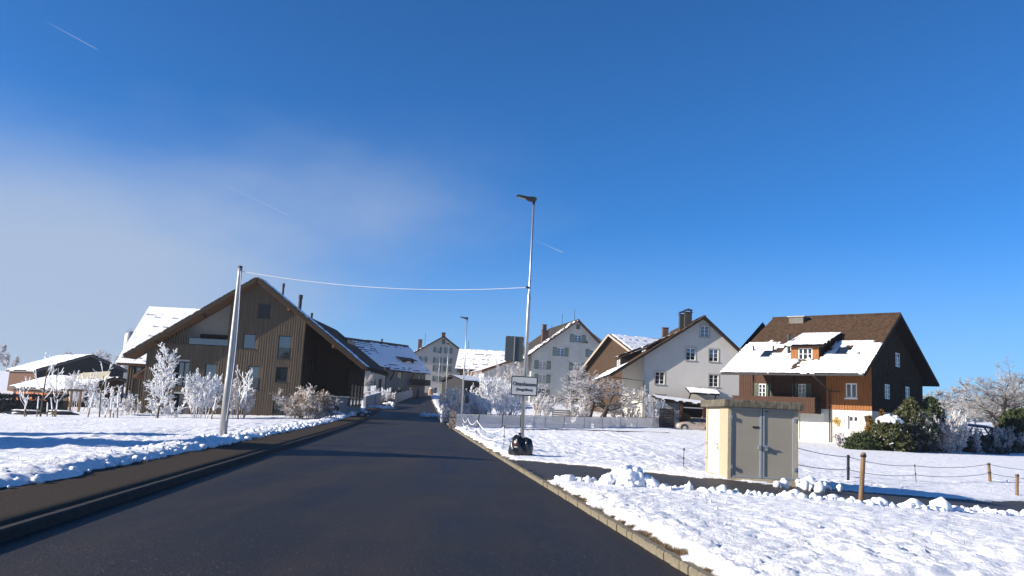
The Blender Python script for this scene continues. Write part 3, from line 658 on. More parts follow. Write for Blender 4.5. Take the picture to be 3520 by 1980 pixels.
# ------------------------------------------------------------------ far-left farm buildings
def gable_shed(name, label, cat, k, Dp, rot, peak, left_eave, right_eave, depth, wallm, roofm, snowf, zdown=3, ov=.4, under_m=None, wall_in=.4, group=None, seed=11, thick=.16):
    p = at(*k(*peak), Dp); F = Frame(p.x, Dp, 0, rot); t_ = thing(name, label, cat, F.o, rot, group)
    P = F.y(k(*peak), -ov); a = F.y(k(*left_eave), -ov); b = F.y(k(*right_eave), -ov)
    pr = [a, P, b]; g0 = gz(p.x, Dp) - zdown
    def un(x): return roof_z(pr, x) - thick * 1.3
    xa, xb = a[0] + wall_in, b[0] - wall_in
    ol = [(xa, g0), (xb, g0), (xb, un(xb)), (P[0], un(P[0])), (xa, un(xa))]
    MB().prism([(q[0], 0, q[1]) for q in ol], (0, depth, 0)).build('walls', wallm, t_)
    roof_slope(t_, (a[0], -ov, a[1]), (a[0], depth + ov, a[1]), (P[0], depth + ov, P[1]), (P[0], -ov, P[1]), roofm, thick, under=under_m or roofm, snow=snowf, seed=seed, res=.6, tile=(1.0, .8))
    roof_slope(t_, (b[0], depth + ov, b[1]), (b[0], -ov, b[1]), (P[0], -ov, P[1]), (P[0], depth + ov, P[1]), roofm, thick, under=under_m or roofm, snow=snowf, seed=seed + 1, res=.6, tile=(1.0, .8))
    return t_, F, pr, ol
BARNW = mat('dark_barn_gable', (0.018, 0.024, 0.026), .85, .2, 3)
t_, F, pr, ol = gable_shed('farm_barn', 'wide farm barn with snowy roof and dark gable at far left', 'barn', K1, 112, R(48), (915, 638), (338, 797), (1275, 800), 10, BARNW, mat('fibre_cement_roof', (.12, .11, .11), .9, .2, 3), full_snow(.09, .03), seed=12, thick=.2)
MB().box(ol[0][0] - .05, ol[0][0] - .003, .1, 9.9, ol[0][1], ol[4][1] - .2).build('side_boards', mat('brown_barn_side', (.085, .042, .026), .85, .3, 4, stretch=(6, 6, .5)), t_)
SHEDB = mat('brown_shed_boards', (.05, .026, .016), .85, .3, 4, stretch=(6, 6, .5))
t_, F, pr, ol = gable_shed('low_shed', 'low orange-walled shed with a long snowy roof at far left', 'shed', K1, 88, R(48), (1165, 866), (690, 992), (1300, 905), 17, SHEDB, mat('fibre_cement_roof', (.12, .11, .11)), full_snow(.09, .03), seed=14, ov=.5)
bw = ol[0][0]
MB().box(bw - .03, bw - .003, 6, 16, ol[0][1], ol[4][1] - .4).build('orange_wall', mat('orange_render', (.42, .15, .07), .85, .15, 2), t_)
# tower silo
p = at(*K1(1258, 790), 140); si = thing('silo', 'slim steel tower silo with ladder behind the left house', 'silo', (p.x, 140, 0))
rs = (1300 - 1215) * .345 / 2 * 140 / FPX * 1.25; zt = at(*K1(1250, 440), 140).z
MB().lathe([(rs, -1), (rs, zt), (rs * .85, zt + .35), (rs * .4, zt + .7)], 20).build('tank', mat('silo_steel', (.36, .37, .37), .5, .15, 2, metal=.5), si, smooth=True)
for q in range(5):
    z = zt * (q + .6) / 5.3; MB().lathe([(rs + .04, z), (rs + .04, z + .1)], 20).build('hoop', STEEL, si)
lad = MB(); 
for s_ in (-.25, .25): lad.tube([(s_, -rs - .2, 0), (s_, -rs - .2, zt + .4), (s_ * .9, -rs * .4, zt + 1.0), (s_ * .6, rs * .3, zt + 1.15)], .03, 5)
z = .3
while z < zt: lad.beam((-.25, -rs - .2, z), (.25, -rs - .2, z), .03, .03); z += .35
lad.build('ladder', STEEL, si)

# ------------------------------------------------------------------ shaded row of old houses where the road bends
DR = 140.0; rx = at(*K3(370, 900), DR).x; rot = R(53)
F = Frame(rx, DR, 0, rot)
def row_house(name, label, lx, rx_, rl, rr, el, er, depth, wallm, roofm, seed, snowf, lower=None):
    t_ = thing(name, label, 'house', F.o, F.rot, 'shaded old houses along the bend')
    a, b = F.y(K3(*el), -.9), F.y(K3(*er), -.9); c, d = F.y(K3(*rl), depth / 2), F.y(K3(*rr), depth / 2)
    ze = (a[1] + b[1]) / 2; zr = (c[1] + d[1]) / 2; x0, x1 = min(a[0], c[0]), (b[0] + d[0]) / 2
    g = gz(*F.o.xy) - 2
    roof_slope(t_, (x0, -.9, ze), (x1, -.9, ze), (x1, depth / 2, zr), (x0, depth / 2, zr), roofm, .2, under=WOODD, snow=snowf, seed=seed, tile=(.6, .5), res=.55)
    roof_slope(t_, (x1, depth + .9, ze), (x0, depth + .9, ze), (x0, depth / 2, zr), (x1, depth / 2, zr), roofm, .2, under=WOODD, seed=seed + 1, tile=(1.2, .8))
    MB().box(x0, x1, depth / 2 - .15, depth / 2 + .15, zr - .02, zr + .12).build('ridge_tiles', roofm, t_)
    return t_, x0, x1, ze, zr, g
def stripy(s, t, n): return np.where((t > .55) & (np.sin(t * 75) > .1 - .8 * n), -.05, .05 + .05 * n) - .2 * (t > .96)
def patchy(s, t, n): return .05 + .05 * n - .2 * (t > .955)
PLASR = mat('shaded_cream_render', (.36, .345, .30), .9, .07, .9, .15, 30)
RH1, x0, x1, ze, zr, g = row_house('row_house', 'shaded cream house with long snowy roof beside the dark timber wing', 0, 0, (60, 455), (478, 486), (250, 722), (712, 762), 10, PLASW, TILED, 40, stripy)
x0w, x1w = x0 + .3, F.y(K3(650, 900))[0]
wr = [rect(K3, *q) for q in [(372, 388, 750, 800), (440, 458, 752, 806), (523, 545, 757, 822), (595, 616, 762, 827), (430, 450, 872, 940), (520, 540, 880, 950)]]
door = rect(K3, 583, 615, 877, 965)
ol = [(x0w, g), (x1w, g), (x1w, ze + .3), (x0w, ze + .3)]
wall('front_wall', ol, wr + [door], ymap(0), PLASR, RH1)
for r_ in wr: window(ymap(0), r_, RH1, FRAMEW, GLASS, bars=(1, 0), shutter=SHUTD, fw=.06)
window(ymap(0), door, RH1, WOODR, WOODR, bars=(0, 2), name='door')
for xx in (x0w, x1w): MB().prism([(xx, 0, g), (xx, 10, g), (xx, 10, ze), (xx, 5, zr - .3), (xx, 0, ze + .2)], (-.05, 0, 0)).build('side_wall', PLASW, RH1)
RH2, x0, x1, ze, zr, g = row_house('row_house', 'shaded barn-like house with snowy roof, dormer and wooden upper floor', 0, 0, (467, 487), (860, 552), (745, 790), (1124, 828), 11, WOODD, TILED, 44, patchy)
x0w, x1w = x0 + .2, x1 - .5
wr = [rect(K3, *q) for q in [(780, 815, 810, 870), (915, 940, 835, 880), (985, 1005, 840, 885), (1035, 1072, 833, 888), (780, 808, 955, 1010), (962, 985, 975, 1055), (890, 930, 960, 1020)]]
wr = [r_ for r_ in wr if r_[0] > x0w + .1 and r_[1] < x1w - .1]
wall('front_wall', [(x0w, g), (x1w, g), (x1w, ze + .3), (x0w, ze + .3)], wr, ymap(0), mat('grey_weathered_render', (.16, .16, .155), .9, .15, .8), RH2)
for r_ in wr: window(ymap(0), r_, RH2, FRAMED, GLASS, bars=(1, 0), fw=.05)
zf = F.y(K3(1000, 935))[1]; xb0 = F.y(K3(880, 900))[0]
MB().box(xb0, x1w + .3, -1.1, -.03, zf - .12, zf).build('balcony_floor', WOODD, RH2)
for q in range(30):
    x = xb0 + (x1w + .25 - xb0) * q / 29; MB().box(x - .05, x + .05, -1.1, -1.05, zf, zf + .95).build('balustrade_board', WOODD, RH2)
for xx in (x0w, (x0w + x1w) / 2):
    MB().beam((xx + 1, -.02, ze - 1.8), (xx + 1, -.85, ze - .25), .16, .16, (1, 0, 0)).build('eave_brace', WOODD, RH2)
for xx in (x0w, x1w): MB().prism([(xx, 0, g), (xx, 11, g), (xx, 11, ze), (xx, 5.5, zr - .3), (xx, 0, ze + .2)], (-.05, 0, 0)).build('side_wall', WOODD, RH2)
d0 = F.y(K3(840, 745), 1.0); d1 = F.y(K3(918, 750), 1.0); dt = F.y(K3(880, 690), 1.0)[1]; db = min(d0[1], d1[1])
dm = MB().box(d0[0] - .4, d1[0] + .4, 1.0, 4.5, db - .4, dt - .05).build('dormer', WOODD, RH2)
MB().prism([(d0[0] - 1.2, .5, dt - .1), (d1[0] + .9, .5, dt - .1), (d1[0] + .9, 4.9, dt + 1.2), (d0[0] - 1.2, 4.9, dt + 1.2)], (0, 0, .12)).build('dormer_roof', TILED, dm)
window(ymap(.98), (d0[0] + .4, d1[0] - .5, db, dt - .25), dm, FRAMEW, GLASS, bars=(1, 0), depth=-.02, name='dormer_window')
xk, zk = F.y(K3(618, 478), 5.5); flue(RH2, xk, 5.5, .16, zr - .2, zk, DARKM)

# ------------------------------------------------------------------ tall white houses with green shutters
def shutter_house(name, label, k, Dp, rot, peak, le, re, depth, wallm, wins, roofm, snowL, snowR, ov, wall_l, wall_r, seed, shm=SHUT, kick=True, gap=1.2, fm=FRAMEW):
    global F
    p = at(*k(*peak), Dp); F = Frame(p.x, Dp, 0, rot); t_ = thing(name, label, 'house', F.o, rot)
    P = F.y(k(*peak), -ov); a = F.y(k(*le), -ov); b = F.y(k(*re), -ov); pr = [a, P, b]; g0 = gz(p.x, Dp) - 2; th = .2
    def un(x): return roof_z(pr, x) - th * 1.3
    xa, xb = F.y(k(*wall_l))[0], F.y(k(*wall_r))[0]
    ol = [(xa, g0), (xb, g0), (xb, un(xb)), (P[0], un(P[0])), (xa, un(xa))]
    rs = [(rect(k, *w[:4]), w) for w in wins]
    wall('gable_wall', ol, [r for r, w in rs], ymap(0), wallm, t_)
    for r, w in rs:
        sh = w[4] if len(w) > 4 else (1, 1)
        if sh == 'hatch': window(ymap(0), r, t_, STONE, shm, bars=(0, 1), depth=.04, name='hatch')
        else: window(ymap(0), r, t_, fm, GLASSB, bars=(1, 2), fw=.08, sill=STONE, sw=.1, surround=STONE if wallm is PLASG else None, shutter=shm if sh else None, shut=sh or (0, 0))
    MB().add([(xa, 0, g0), (xa, depth, g0), (xa, depth, un(xa)), (xa, 0, un(xa))], [(0, 1, 2, 3)]).build('side_wall', PLASW, t_)
    MB().add([(xb, 0, g0), (xb, depth, g0), (xb, depth, un(xb)), (xb, 0, un(xb))], [(0, 1, 2, 3)]).build('side_wall', wallm, t_)
    roof_slope(t_, (a[0], -ov, a[1]), (a[0], depth + ov, a[1]), (P[0], depth + ov, P[1]), (P[0], -ov, P[1]), roofm, th, under=WOODD, snow=snowL, seed=seed, res=.7, tile=(.33, .36) if Dp < 100 else (.7, .5))
    roof_slope(t_, (b[0], depth + ov, b[1]), (b[0], -ov, b[1]), (P[0], -ov, P[1]), (P[0], depth + ov, P[1]), roofm, th, under=WOODD, snow=snowR, seed=seed + 1, res=.5, tile=(1.4, .9))
    MB().box(P[0] - .14, P[0] + .14, -ov, depth + ov, P[1] - .02, P[1] + .1).build('ridge_tiles', roofm, t_)
    for (u, v) in ((a, P), (P, b)): MB().beam((u[0], -ov - .02, u[1] - .12), (v[0], -ov - .02, v[1] - .12), .26, .04, (0, 1, 0)).build('verge_board', mat('verge_red_brown', (.13, .055, .04), .8, .2, 5) if wallm is PLASO else WOODD, t_)
    return t_, pr, xa, xb
def patchsnow(s, t, n): return np.where(t < .45, .045, .0) + .17 * n - .22 * sm(s, .12, .5) * (t > .2) - .03
FH, pr, xa, xb = shutter_house('shuttered_house', 'distant white house with green shutters and snow-patched brown roof', K3, 205, R(10), (1235, 447), (905, 628), (1562, 708), 22, PLASG,
    [(1215, 1248, 482, 530, 'hatch'), (1152, 1192, 562, 612), (1258, 1297, 568, 620), (1005, 1045, 655, 705), (1148, 1188, 664, 714), (1252, 1292, 670, 720), (1390, 1426, 680, 728), (1143, 1183, 746, 798), (1248, 1287, 752, 804), (1384, 1420, 762, 810), (1140, 1180, 850, 900)],
    TILER, lambda s, t, n: np.where((t > .12) & (t < .5), .02 + .14 * n, -.04 + .1 * n), None, 1.0, (945, 700), (1484, 800), 50, fm=FRAMEW)
for px, py, yy in ((1000, 486, 13),):
    x, z = F.y(K3(px, py), yy); chimney(FH, x, yy, 1.0, .8, roof_z(pr, x) - .5, z, BRICKR)
x, z = F.y(K3(1232, 418), .8); chimney(FH, x, .8, .9, .7, pr[1][1] - .3, z, BRICKR)
for px, p0, p1, yy in ((1052, 420, 530, 8),): 
    x, z = F.y(K3(px, p0), yy); MB().tube([(x, yy, pr[1][1] - 2), (x, yy, z)], .05, 5).build('lightning_rod', DARKM, FH)
# wide snowy barn roof behind
F = Frame(at(*K3(1560, 700), 190).x, 190, 0, R(-5)); BR = thing('snowy_barn', 'long low barn showing only its broad snow-dusted roof', 'barn', F.o, F.rot)
a = F.y(K3(1390, 578), 9); b = F.y(K3(1960, 630), 9); c = F.y(K3(1390, 775)); d = F.y(K3(1960, 800))
roof_slope(BR, (c[0] - 1, 0, c[1]), (d[0], 0, c[1]), (d[0], 9, a[1]), (a[0], 9, a[1]), TILER, .2, snow=lambda s, t, n: .02 + .07 * n, seed=55, res=.4, tile=(.6, .5))
MB().box(c[0], d[0] - .5, 1, 17, 0, c[1]).build('walls', WOODD, BR)
MB().prism([(a[0], 9, a[1]), (a[0], 9.1, a[1]), (c[0], 18, c[1]), (c[0], 17.9, c[1])], (b[0] - a[0], 0, 0)).build('rear_roof', TILER, BR)
for px in (1480, 1963): x, z = F.y(K3(px, 500), 9); MB().tube([(x, 9, a[1] - .2), (x, 9, z)], .06, 5).build('lightning_rod', DARKM, BR)

CH, pr, xa, xb = shutter_house('shuttered_house', 'four-storey white house with grey-green shutters behind the town sign', K4, 150, R(12), (1183, 238), (668, 600), (1372, 432), 20, PLASO,
    [(1160, 1193, 275, 320, 'hatch'), (1143, 1206, 365, 428), (1000, 1063, 473, 540), (1273, 1335, 490, 550), (850, 915, 582, 648), (1137, 1202, 600, 665), (847, 912, 695, 760), (1133, 1200, 708, 772), (842, 905, 810, 872), (1130, 1195, 822, 880)],
    mat('grey_brown_old_tiles', (.030, .025, .023), .9, .4, 1.8, .3, 20), patchsnow, None, .8, (783, 750), (1420, 700), 60)
x, z = F.y(K4(905, 283), 4); chimney(CH, x, 4, 1.15, .9, roof_z(pr, x) - 1.2, F.y(K4(905, 330), 4)[1], BRICKR); chimney(CH, x - .15, 4, .7, .6, F.y(K4(905, 331), 4)[1], z, BRICKR)
for px, p0 in ((1127, 148), (958, 185), (806, 268)):
    yy = 2 + (1127 - px) * .05; x, z = F.y(K4(px, p0), yy); MB().tube([(pr[1][0], yy, pr[1][1] - .1), (pr[1][0], yy, z)], .045, 5).build('lightning_rod', DARKM, CH)
fl = F.y(K4(1245, 428)); MB().lathe([(.05, 0), (.2, .12), (.26, .3), (.25, .32)], 10, (fl[0], -.3, fl[1] - .2)).build('wall_floodlight', DARKM, CH)
# lean-to at its left with snowy roof
an = thing('lean_to', 'low annexe with a snowy pent roof left of the white house', 'annexe', F.o, F.rot)
a = F.y(K4(372, 662), 1.0); b = F.y(K4(700, 600), 1.0)
roof_slope(an, (a[0], 1, a[1]), (a[0], 14, a[1]), (xa + .1, 14, a[1] + 3.6), (xa + .1, 1, a[1] + 3.6), TILER, .25, under=WOODO, snow=full_snow(.09, .03), seed=64, res=.5, tile=(.8, .6))
MB().prism([(a[0] + .6, 1.5, -1), (xa - .05, 1.5, -1), (xa - .05, 1.5, a[1] + 3.2), (a[0] + .6, 1.5, a[1] - .1)], (0, 12, 0)).build('walls', PLASW, an)
# small dark shed in front of the distant house
t_, F, pr, ol = gable_shed('small_shed', 'small dark shed with snowy roof between road and frosted bushes', 'shed', K3, 120, R(-48), (1305, 838), (1180, 892), (1420, 893), 5.5, mat('dark_shed', (.026, .027, .03), .85, .2, 2), TILED, full_snow(.06, .03), seed=66)

# ------------------------------------------------------------------ white house with dormers, right of centre
HW = [(1205, 1283, 315, 418), (1072, 1160, 515, 628), (1283, 1368, 527, 640), (793, 880, 730, 845), (1283, 1368, 757, 868), (800, 880, 940, 1040)]
WH, pr, xa, xb = shutter_house('white_house', 'white gabled house with stone-framed windows and two slim chimneys', K5, 94, 0, (1247, 228), (395, 757), (1625, 585), 18, PLASG, [w + (None,) for w in HW], TILEB,
    lambda s, t, n: np.where(t < .20, .07, -.04) + .05 * n, None, .75, (692, 860), (1640, 800), 70)
FW = F
for px, p0, w_, yy, kd in ((1045, 195, .75, 2.2, 0), (1094, 175, .8, 1.2, 0), (888, 338, .7, 9, 0)):
    x, z = F.y(K5(px, p0), yy); m_ = COPPER if px != 888 else BRICKR
    ck = chimney(WH, x, yy, w_, .7, roof_z(pr, x) - .6, z - (.3 if px != 888 else 0), m_)
    if px != 888:
        s = MB()
        for sx in (-1, 1): s.box(x + sx * w_ * .45 - .04, x + sx * w_ * .45 + .04, yy - .3, yy + .3, z - .22, z - .02)
        s.prism([(x - w_ * .65, yy - .4, z - .02), (x + w_ * .65, yy - .4, z - .02), (x, yy - .4, z + .18)], (0, .8, 0)); s.build('cowl', m_, ck)
# two timber shed dormers on the left slope
for (pl, pr_, pt, pb, yd0, yd1, lb_) in (((700, 505), (1050, 368), 0, 0, 1.5, 5.0, 0), ((470, 590), (730, 500), 0, 0, 6.5, 10.5, 1)):
    a = F.y(K5(*pl), yd0); b = F.y(K5(*pr_), yd0); zr_ = lambda x: roof_z(pr, x)
    q = MB().prism([(a[0] + .25, yd0, zr_(a[0] + .25) - .1), (b[0], yd0, zr_(b[0]) - .1), (b[0], yd0, b[1] - .1), (a[0] + .25, yd0, a[1] - .1)], (0, yd1 - yd0, 0)).build('dormer', WOODD, WH)
    roof_slope(q, (a[0], yd0 - .3, a[1]), (a[0], yd1 + .3, a[1]), (b[0], yd1 + .3, b[1] + .1), (b[0], yd0 - .3, b[1] + .1), TILEB, .1, under=WOODD, snow=lambda s, t, n: .06 + .03 * n, seed=75, name='dormer_roof', res=.6)
    for q2 in range(2):
        yc = yd0 + (yd1 - yd0) * (.3 + .4 * q2)
        window(xmap(a[0] + .245, 1), (yc - .45, yc + .45, zr_(a[0] + .25) + .2, a[1] - .35), q, FRAMEW, GLASS, bars=(1, 0), depth=-.03, name='dormer_window')
# windows on the sunlit left wall and a downpipe at the corner
for q in range(4):
    for zc in (-.3, 2.6):
        yc = 1.2 + q * 1.5; w = window(xmap(xa - .02, 1), (yc - .4, yc + .4, zc + .9, zc + 2.4), WH, STONE, GLASS, bars=(1, 0), depth=.0, fw=.1, name='side_window')
mb = MB().tube([(pr[0][0] + .3, -.1, pr[0][1] - .25), (xa - .05, -.12, pr[0][1] - .9 + .4), (xa - .05, -.12, -1)], .05, 6); mb.build('downpipe', DARKM, WH)
# snow-topped canopy over its entrance, and the timber carport
a = rect(K5, 1065, 1355, 870, 945)
cn = thing('door_canopy', 'small snow-topped canopy on the white house wall', 'canopy', F.o, F.rot)
roof_slope(cn, (a[0] + .3, -1.3, a[2] + .15), (a[1], -1.3, a[2] + .15), (a[1] - .2, -.03, a[3] - .1), (a[0], -.03, a[3] - .1), TILEB, .12, under=WOODD, snow=lambda s, t, n: np.where(t < .8, .05, -.02) + .04 * n, seed=78)
MB().beam((a[0] + .3, -.05, a[2] - 1.0), (a[0] + .4, -1.15, a[2] + .05), .12, .12, (1, 0, 0)).build('bracket', WOODD, cn); MB().beam((a[1] - .4, -.05, a[2] - 1.0), (a[1] - .4, -1.15, a[2] + .05), .12, .12, (1, 0, 0)).build('bracket', WOODD, cn)
F = Frame(FW.o.x, 90.0, 0, 0)
cp = thing('carport', 'dark open carport with thin snowy roof beside the parked car', 'carport', F.o, 0)
a = F.y(K5(805, 958)); b = F.y(K5(1230, 1000)); a2 = F.y(K5(875, 1000), 0); zc = (a[1] + b[1]) / 2; xe_ = F.y(K5(1420, 1000))[0]
roof_slope(cp, (a[0], -1.2, a[1] - .25), (xe_, -1.2, b[1] - .55), (xe_, 3.0, b[1] - .1), (a[0], 3.0, a[1] + .2), mat('carport_roofing', (.05, .045, .042), .9, .2, 3), .15, under=WOODD, snow=full_snow(.06, .02), seed=80)
MB().box(a[0] + .2, xe_, 2.6, 2.75, -.5, zc - .1).build('rear_wall', WOODD, cp); MB().box(a[0] + .2, F.y(K5(1010, 1050))[0], -.4, -.3, -.5, zc - .45).build('side_panel', PLASC, cp)
for q in (1035, 1240): x = F.y(K5(q, 1080), -1)[0]; MB().box(x - .13, x + .13, -1.1, -.84, -.5, zc - .4).build('post', WOODR, cp)
MB().box(F.y(K5(1052, 1055), -1)[0], xe_, -1.08, -1.0, F.y(K5(1150, 1065), -1)[1], F.y(K5(1150, 1055), -1)[1]).build('rail', STEELM, cp)

# ------------------------------------------------------------------ brown barn behind the old tree
pb = at(*K5(375, 395), 118); F = Frame(pb.x, 118, 0, R(-66)); BB = thing('brown_barn', 'brown boarded barn with corrugated snowy roof behind the frosted tree', 'barn', F.o, F.rot)
ov = .8; P = F.y(K5(373, 392), -ov); a = F.y(K5(97, 745), -ov); b = F.y(K5(580, 552), -ov); pr = [a, P, b]
b = (b[0] + 1.5, b[1] - 1.5 * (P[1] - b[1]) / (b[0] - P[0])); pr = [a, P, b]
def un(x): return roof_z(pr, x) - .3
ol = [(a[0] + .8, -1), (b[0] - .5, -1), (b[0] - .5, un(b[0] - .5)), (P[0], un(P[0])), (a[0] + .8, un(a[0] + .8))]
BARNB = mat('orange_brown_barn_boards', (.055, .032, .018), .85, .4, 3, .3, 30, stretch=(6, 6, .35))
wall('gable_wall', ol, [], ymap(0), BARNB, BB); battens('gable_boards', ymap(0), ol, [], BARNB, BB, pitch=.26, w=.2, d=.02, jit=.012)
dp = 19
MB().box(a[0] + .8, b[0] - .5, .05, dp, -1, un(a[0] + .8) - .1).build('rear_walls', WOODD, BB)
CORR = mat('corrugated_roof', (.18, .17, .165), .8, .2, 3)
roof_slope(BB, (a[0], -ov, a[1]), (a[0], dp, a[1]), (P[0], dp, P[1]), (P[0], -ov, P[1]), CORR, .2, under=WOODD, snow=full_snow(.06, .02), seed=90, res=.5, tile=(1.2, 1.6))
roof_slope(BB, (b[0], dp, b[1]), (b[0], -ov, b[1]), (P[0], -ov, P[1]), (P[0], dp, P[1]), CORR, .2, under=WOODD, tile=(.5, 1.6), snow=lambda s, t, n: .06 + .03 * n - .12 * sm(s, .955, .99), seed=91)
for (u, v) in ((a, P), (P, b)): MB().beam((u[0], -ov - .03, u[1] - .1), (v[0], -ov - .03, v[1] - .1), .28, .05, (0, 1, 0)).build('verge_board', mat('pale_verge', (.36, .30, .24), .8, .15, 4), BB)

# ------------------------------------------------------------------ dark wooden house on the right
cx, cD = 27.95, 63.0; F = Frame(cx, cD, 0, R(48)); DH = thing('wooden_house', 'dark wooden farmhouse with balcony, dormer and half-snowed tiled roof', 'house', F.o, F.rot)
zg = gz(cx, cD) - .6
zp = F.x(K6(1100, 786))[1]                              # top of the white plinth storey on the long side
yl_ = F.x(K6(297, 640))[0]; ysp = F.x(K6(912, 700))[0]
ov = 0.9; P = F.y(K6(1440, 103), -ov); el = F.y(K6(1183, 528), -ov); er = F.y(K6(1712, 605), -ov)
pr = [el, P, er]; wx = F.y(K6(1597, 640))[0]
yr = F.x(K6(163, 541), el[0])[0]                        # far end of the roof
th = .2
def un(x): return roof_z(pr, x) - th * 1.3
ze = un(0)
gw = [rect(K6, *q) for q in [(1404, 1437, 380, 480), (1328, 1366, 603, 708), (1476, 1507, 620, 720)]]
ol = [(0, zp), (wx, zp), (wx, un(wx)), (P[0], un(P[0])), (0, un(0))]
WOODB = mat('blackened_boards', (.020, .016, .013), .95, .6, 3, .3, 30, stretch=(5, 5, .3), col2=(.07, .06, .048), thr=(.42, .8), spec=.05)
wall('gable_wall', ol, gw, ymap(0), WOODB, DH); battens('gable_boards', ymap(0), ol, gw, WOODB, DH, pitch=.25, w=.19, d=.025, jit=.014)
for r_ in gw: window(ymap(0), r_, DH, FRAMEW, GLASS, bars=(1, 2), fw=.08, depth=.06, sill=WOODB)
zl = F.y(K6(1440, 560))[1]; xl0, xl1 = F.y(K6(1340, 552))[0], F.y(K6(1533, 572))[0]
MB().box(xl0, xl1, -.14, -.03, zl - .06, zl + .1).build('gable_rail', WOODB, DH)
wall('gable_plinth', [(0.03, zg), (wx, zg), (wx, zp), (.03, zp)], [], ymap(0.04), PLASW, DH)
def xrect(x0, x1, y0, y1, xl=0.0):
    a, b = F.x(K6(x1, y1), xl), F.x(K6(x0, y1), xl); c, d = F.x(K6(x1, y0), xl), F.x(K6(x0, y0), xl)
    return ((a[0] + c[0]) / 2, (b[0] + d[0]) / 2, (a[1] + b[1]) / 2, (c[1] + d[1]) / 2)
# long side: orange boards near the corner, dark red boards behind the balcony
wo = xrect(1050, 1130, 595, 700); wd = [xrect(428, 481, 598, 692), xrect(710, 765, 600, 695)]
wall('board_wall', [(0, zp), (ysp, zp), (ysp, ze), (0, ze)], [wo], xmap(0), WOODO, DH)
window(xmap(0), wo, DH, FRAMEW, GLASS, bars=(1, 0), fw=.09, depth=.05, sill=FRAMEW, sw=.06)
nb = 17
for q in range(nb):
    y0_, y1_ = ysp * q / nb + .012, ysp * (q + 1) / nb - .012; segs = [(zp + .004, ze)]
    if y1_ > wo[0] - .1 and y0_ < wo[1] + .1: segs = [(zp + .004, wo[2] - .12), (wo[3] + .02, ze)]
    mb = MB()
    for s in segs: mb.box(-.03 - .012 * (q % 3 == 1), -.001, y0_, y1_, *s)
    mb.build('board', WOODO, DH)
wd = [(r_[0], r_[1], max(r_[2], zp + .02) - .0, r_[3]) for r_ in wd]
wall('balcony_wall', [(ysp, zp), (yl_, zp), (yl_, ze), (ysp, ze)], wd, xmap(.0), WOODR, DH)
mb = MB(); y_ = ysp + .1
while y_ < yl_:
    if not any(r_[0] - .12 < y_ < r_[1] + .12 for r_ in wd): mb.box(-.02, -.001, y_ - .08, y_ + .08, zp, ze)
    y_ += .22
mb.build('balcony_wall_boards', WOODR, DH, kind='stuff')
for r_ in wd: window(xmap(0), r_, DH, FRAMEW, GLASS, bars=(1, 2), fw=.07, depth=.05, shutter=SHUT, shw=.45, name='balcony_door')
wg = xrect(1066, 1138, 826, 925); 
gd = xrect(718, 893, 802, 1000)
wall('plinth_wall', [(0.02, zg), (yl_, zg), (yl_, zp), (0.02, zp)], [wg, gd], xmap(.03), PLASW, DH)
window(xmap(.03), wg, DH, FRAMEW, GLASS, bars=(1, 0), fw=.09, depth=.12, surround=mat('pale_cream_trim', (.66, .65, .58), .8, .04, 3), sw=.14)
wb = (wg[0] + .1, wg[1] - .1, wg[2] + .1, wg[2] + (wg[3] - wg[2]) * .62); 
s = MB(); bxmap(s, xmap(.03), *wb, .124, .13); s.build('net_curtain', WHITEP, DH)
gdo = MB(); bxmap(gdo, xmap(.03), gd[0], gd[1], gd[2], gd[3], .1, .14); gdo = gdo.build('garage_door', mat('white_garage_door', (.72, .71, .66), .6, .03, 3), DH)
for q in range(24):
    y0_ = gd[0] + (gd[1] - gd[0]) * q / 24; s = MB(); bxmap(s, xmap(.03), y0_ + .012, y0_ + (gd[1] - gd[0]) / 24 - .012, gd[2] + .02, gd[3] - .02, .085, .099); s.build('panel', gdo.data.materials[0], gdo)
MB().add([(0, yl_, zg), (wx, yl_, zg), (wx, yl_, un(wx)), (P[0], yl_, un(P[0])), (0, yl_, ze)], [(0, 1, 2, 3, 4)]).build('rear_gable', WOODD, DH)
MB().add([(wx, 0, zg), (wx, yl_, zg), (wx, yl_, un(wx)), (wx, 0, un(wx))], [(0, 1, 2, 3)]).build('rear_wall', WOODD, DH)
# balcony
bx_ = -1.25; yb1 = F.x(K6(245, 700), bx_)[0]; yb0 = F.x(K6(830, 700), bx_)[0]; zbt = F.x(K6(600, 697), bx_)[1]; zbb = F.x(K6(700, 797), bx_)[1]
MB().box(bx_, -.03, yb0, yb1, zbb - .08, zbb + .06).build('balcony_floor', WOODD, DH)
nb = 44
mb = MB()
for q in range(nb): mb.box(bx_ - .04, bx_ - .002, yb0 + (yb1 - yb0) * q / nb + .01, yb0 + (yb1 - yb0) * (q + 1) / nb - .01, zbb - .12 + .02 * (q % 2), zbt)
mb.build('balcony_boards', WOODR, DH, kind='stuff')
MB().box(bx_ - .06, bx_ + .06, yb0 - .05, yb1 + .05, zbt + .002, zbt + .07).build('balcony_rail', WOODR, DH)
mb = MB()
for q in range(7): mb.box(bx_ + .02 + q * .165, bx_ + .17 + q * .165, yb0 - .035, yb0 - .002, zbb - .1, zbt)
mb.build('balcony_end_boards', WOODB, DH, kind='stuff')
for px in (392, 533, 680): y_ = F.x(K6(px, 640), bx_)[0]; MB().box(bx_ - .05, bx_ + .05, y_ - .05, y_ + .05, zbt + .07, un(0) - .6 * 0).build('balcony_post', WOODD, DH)
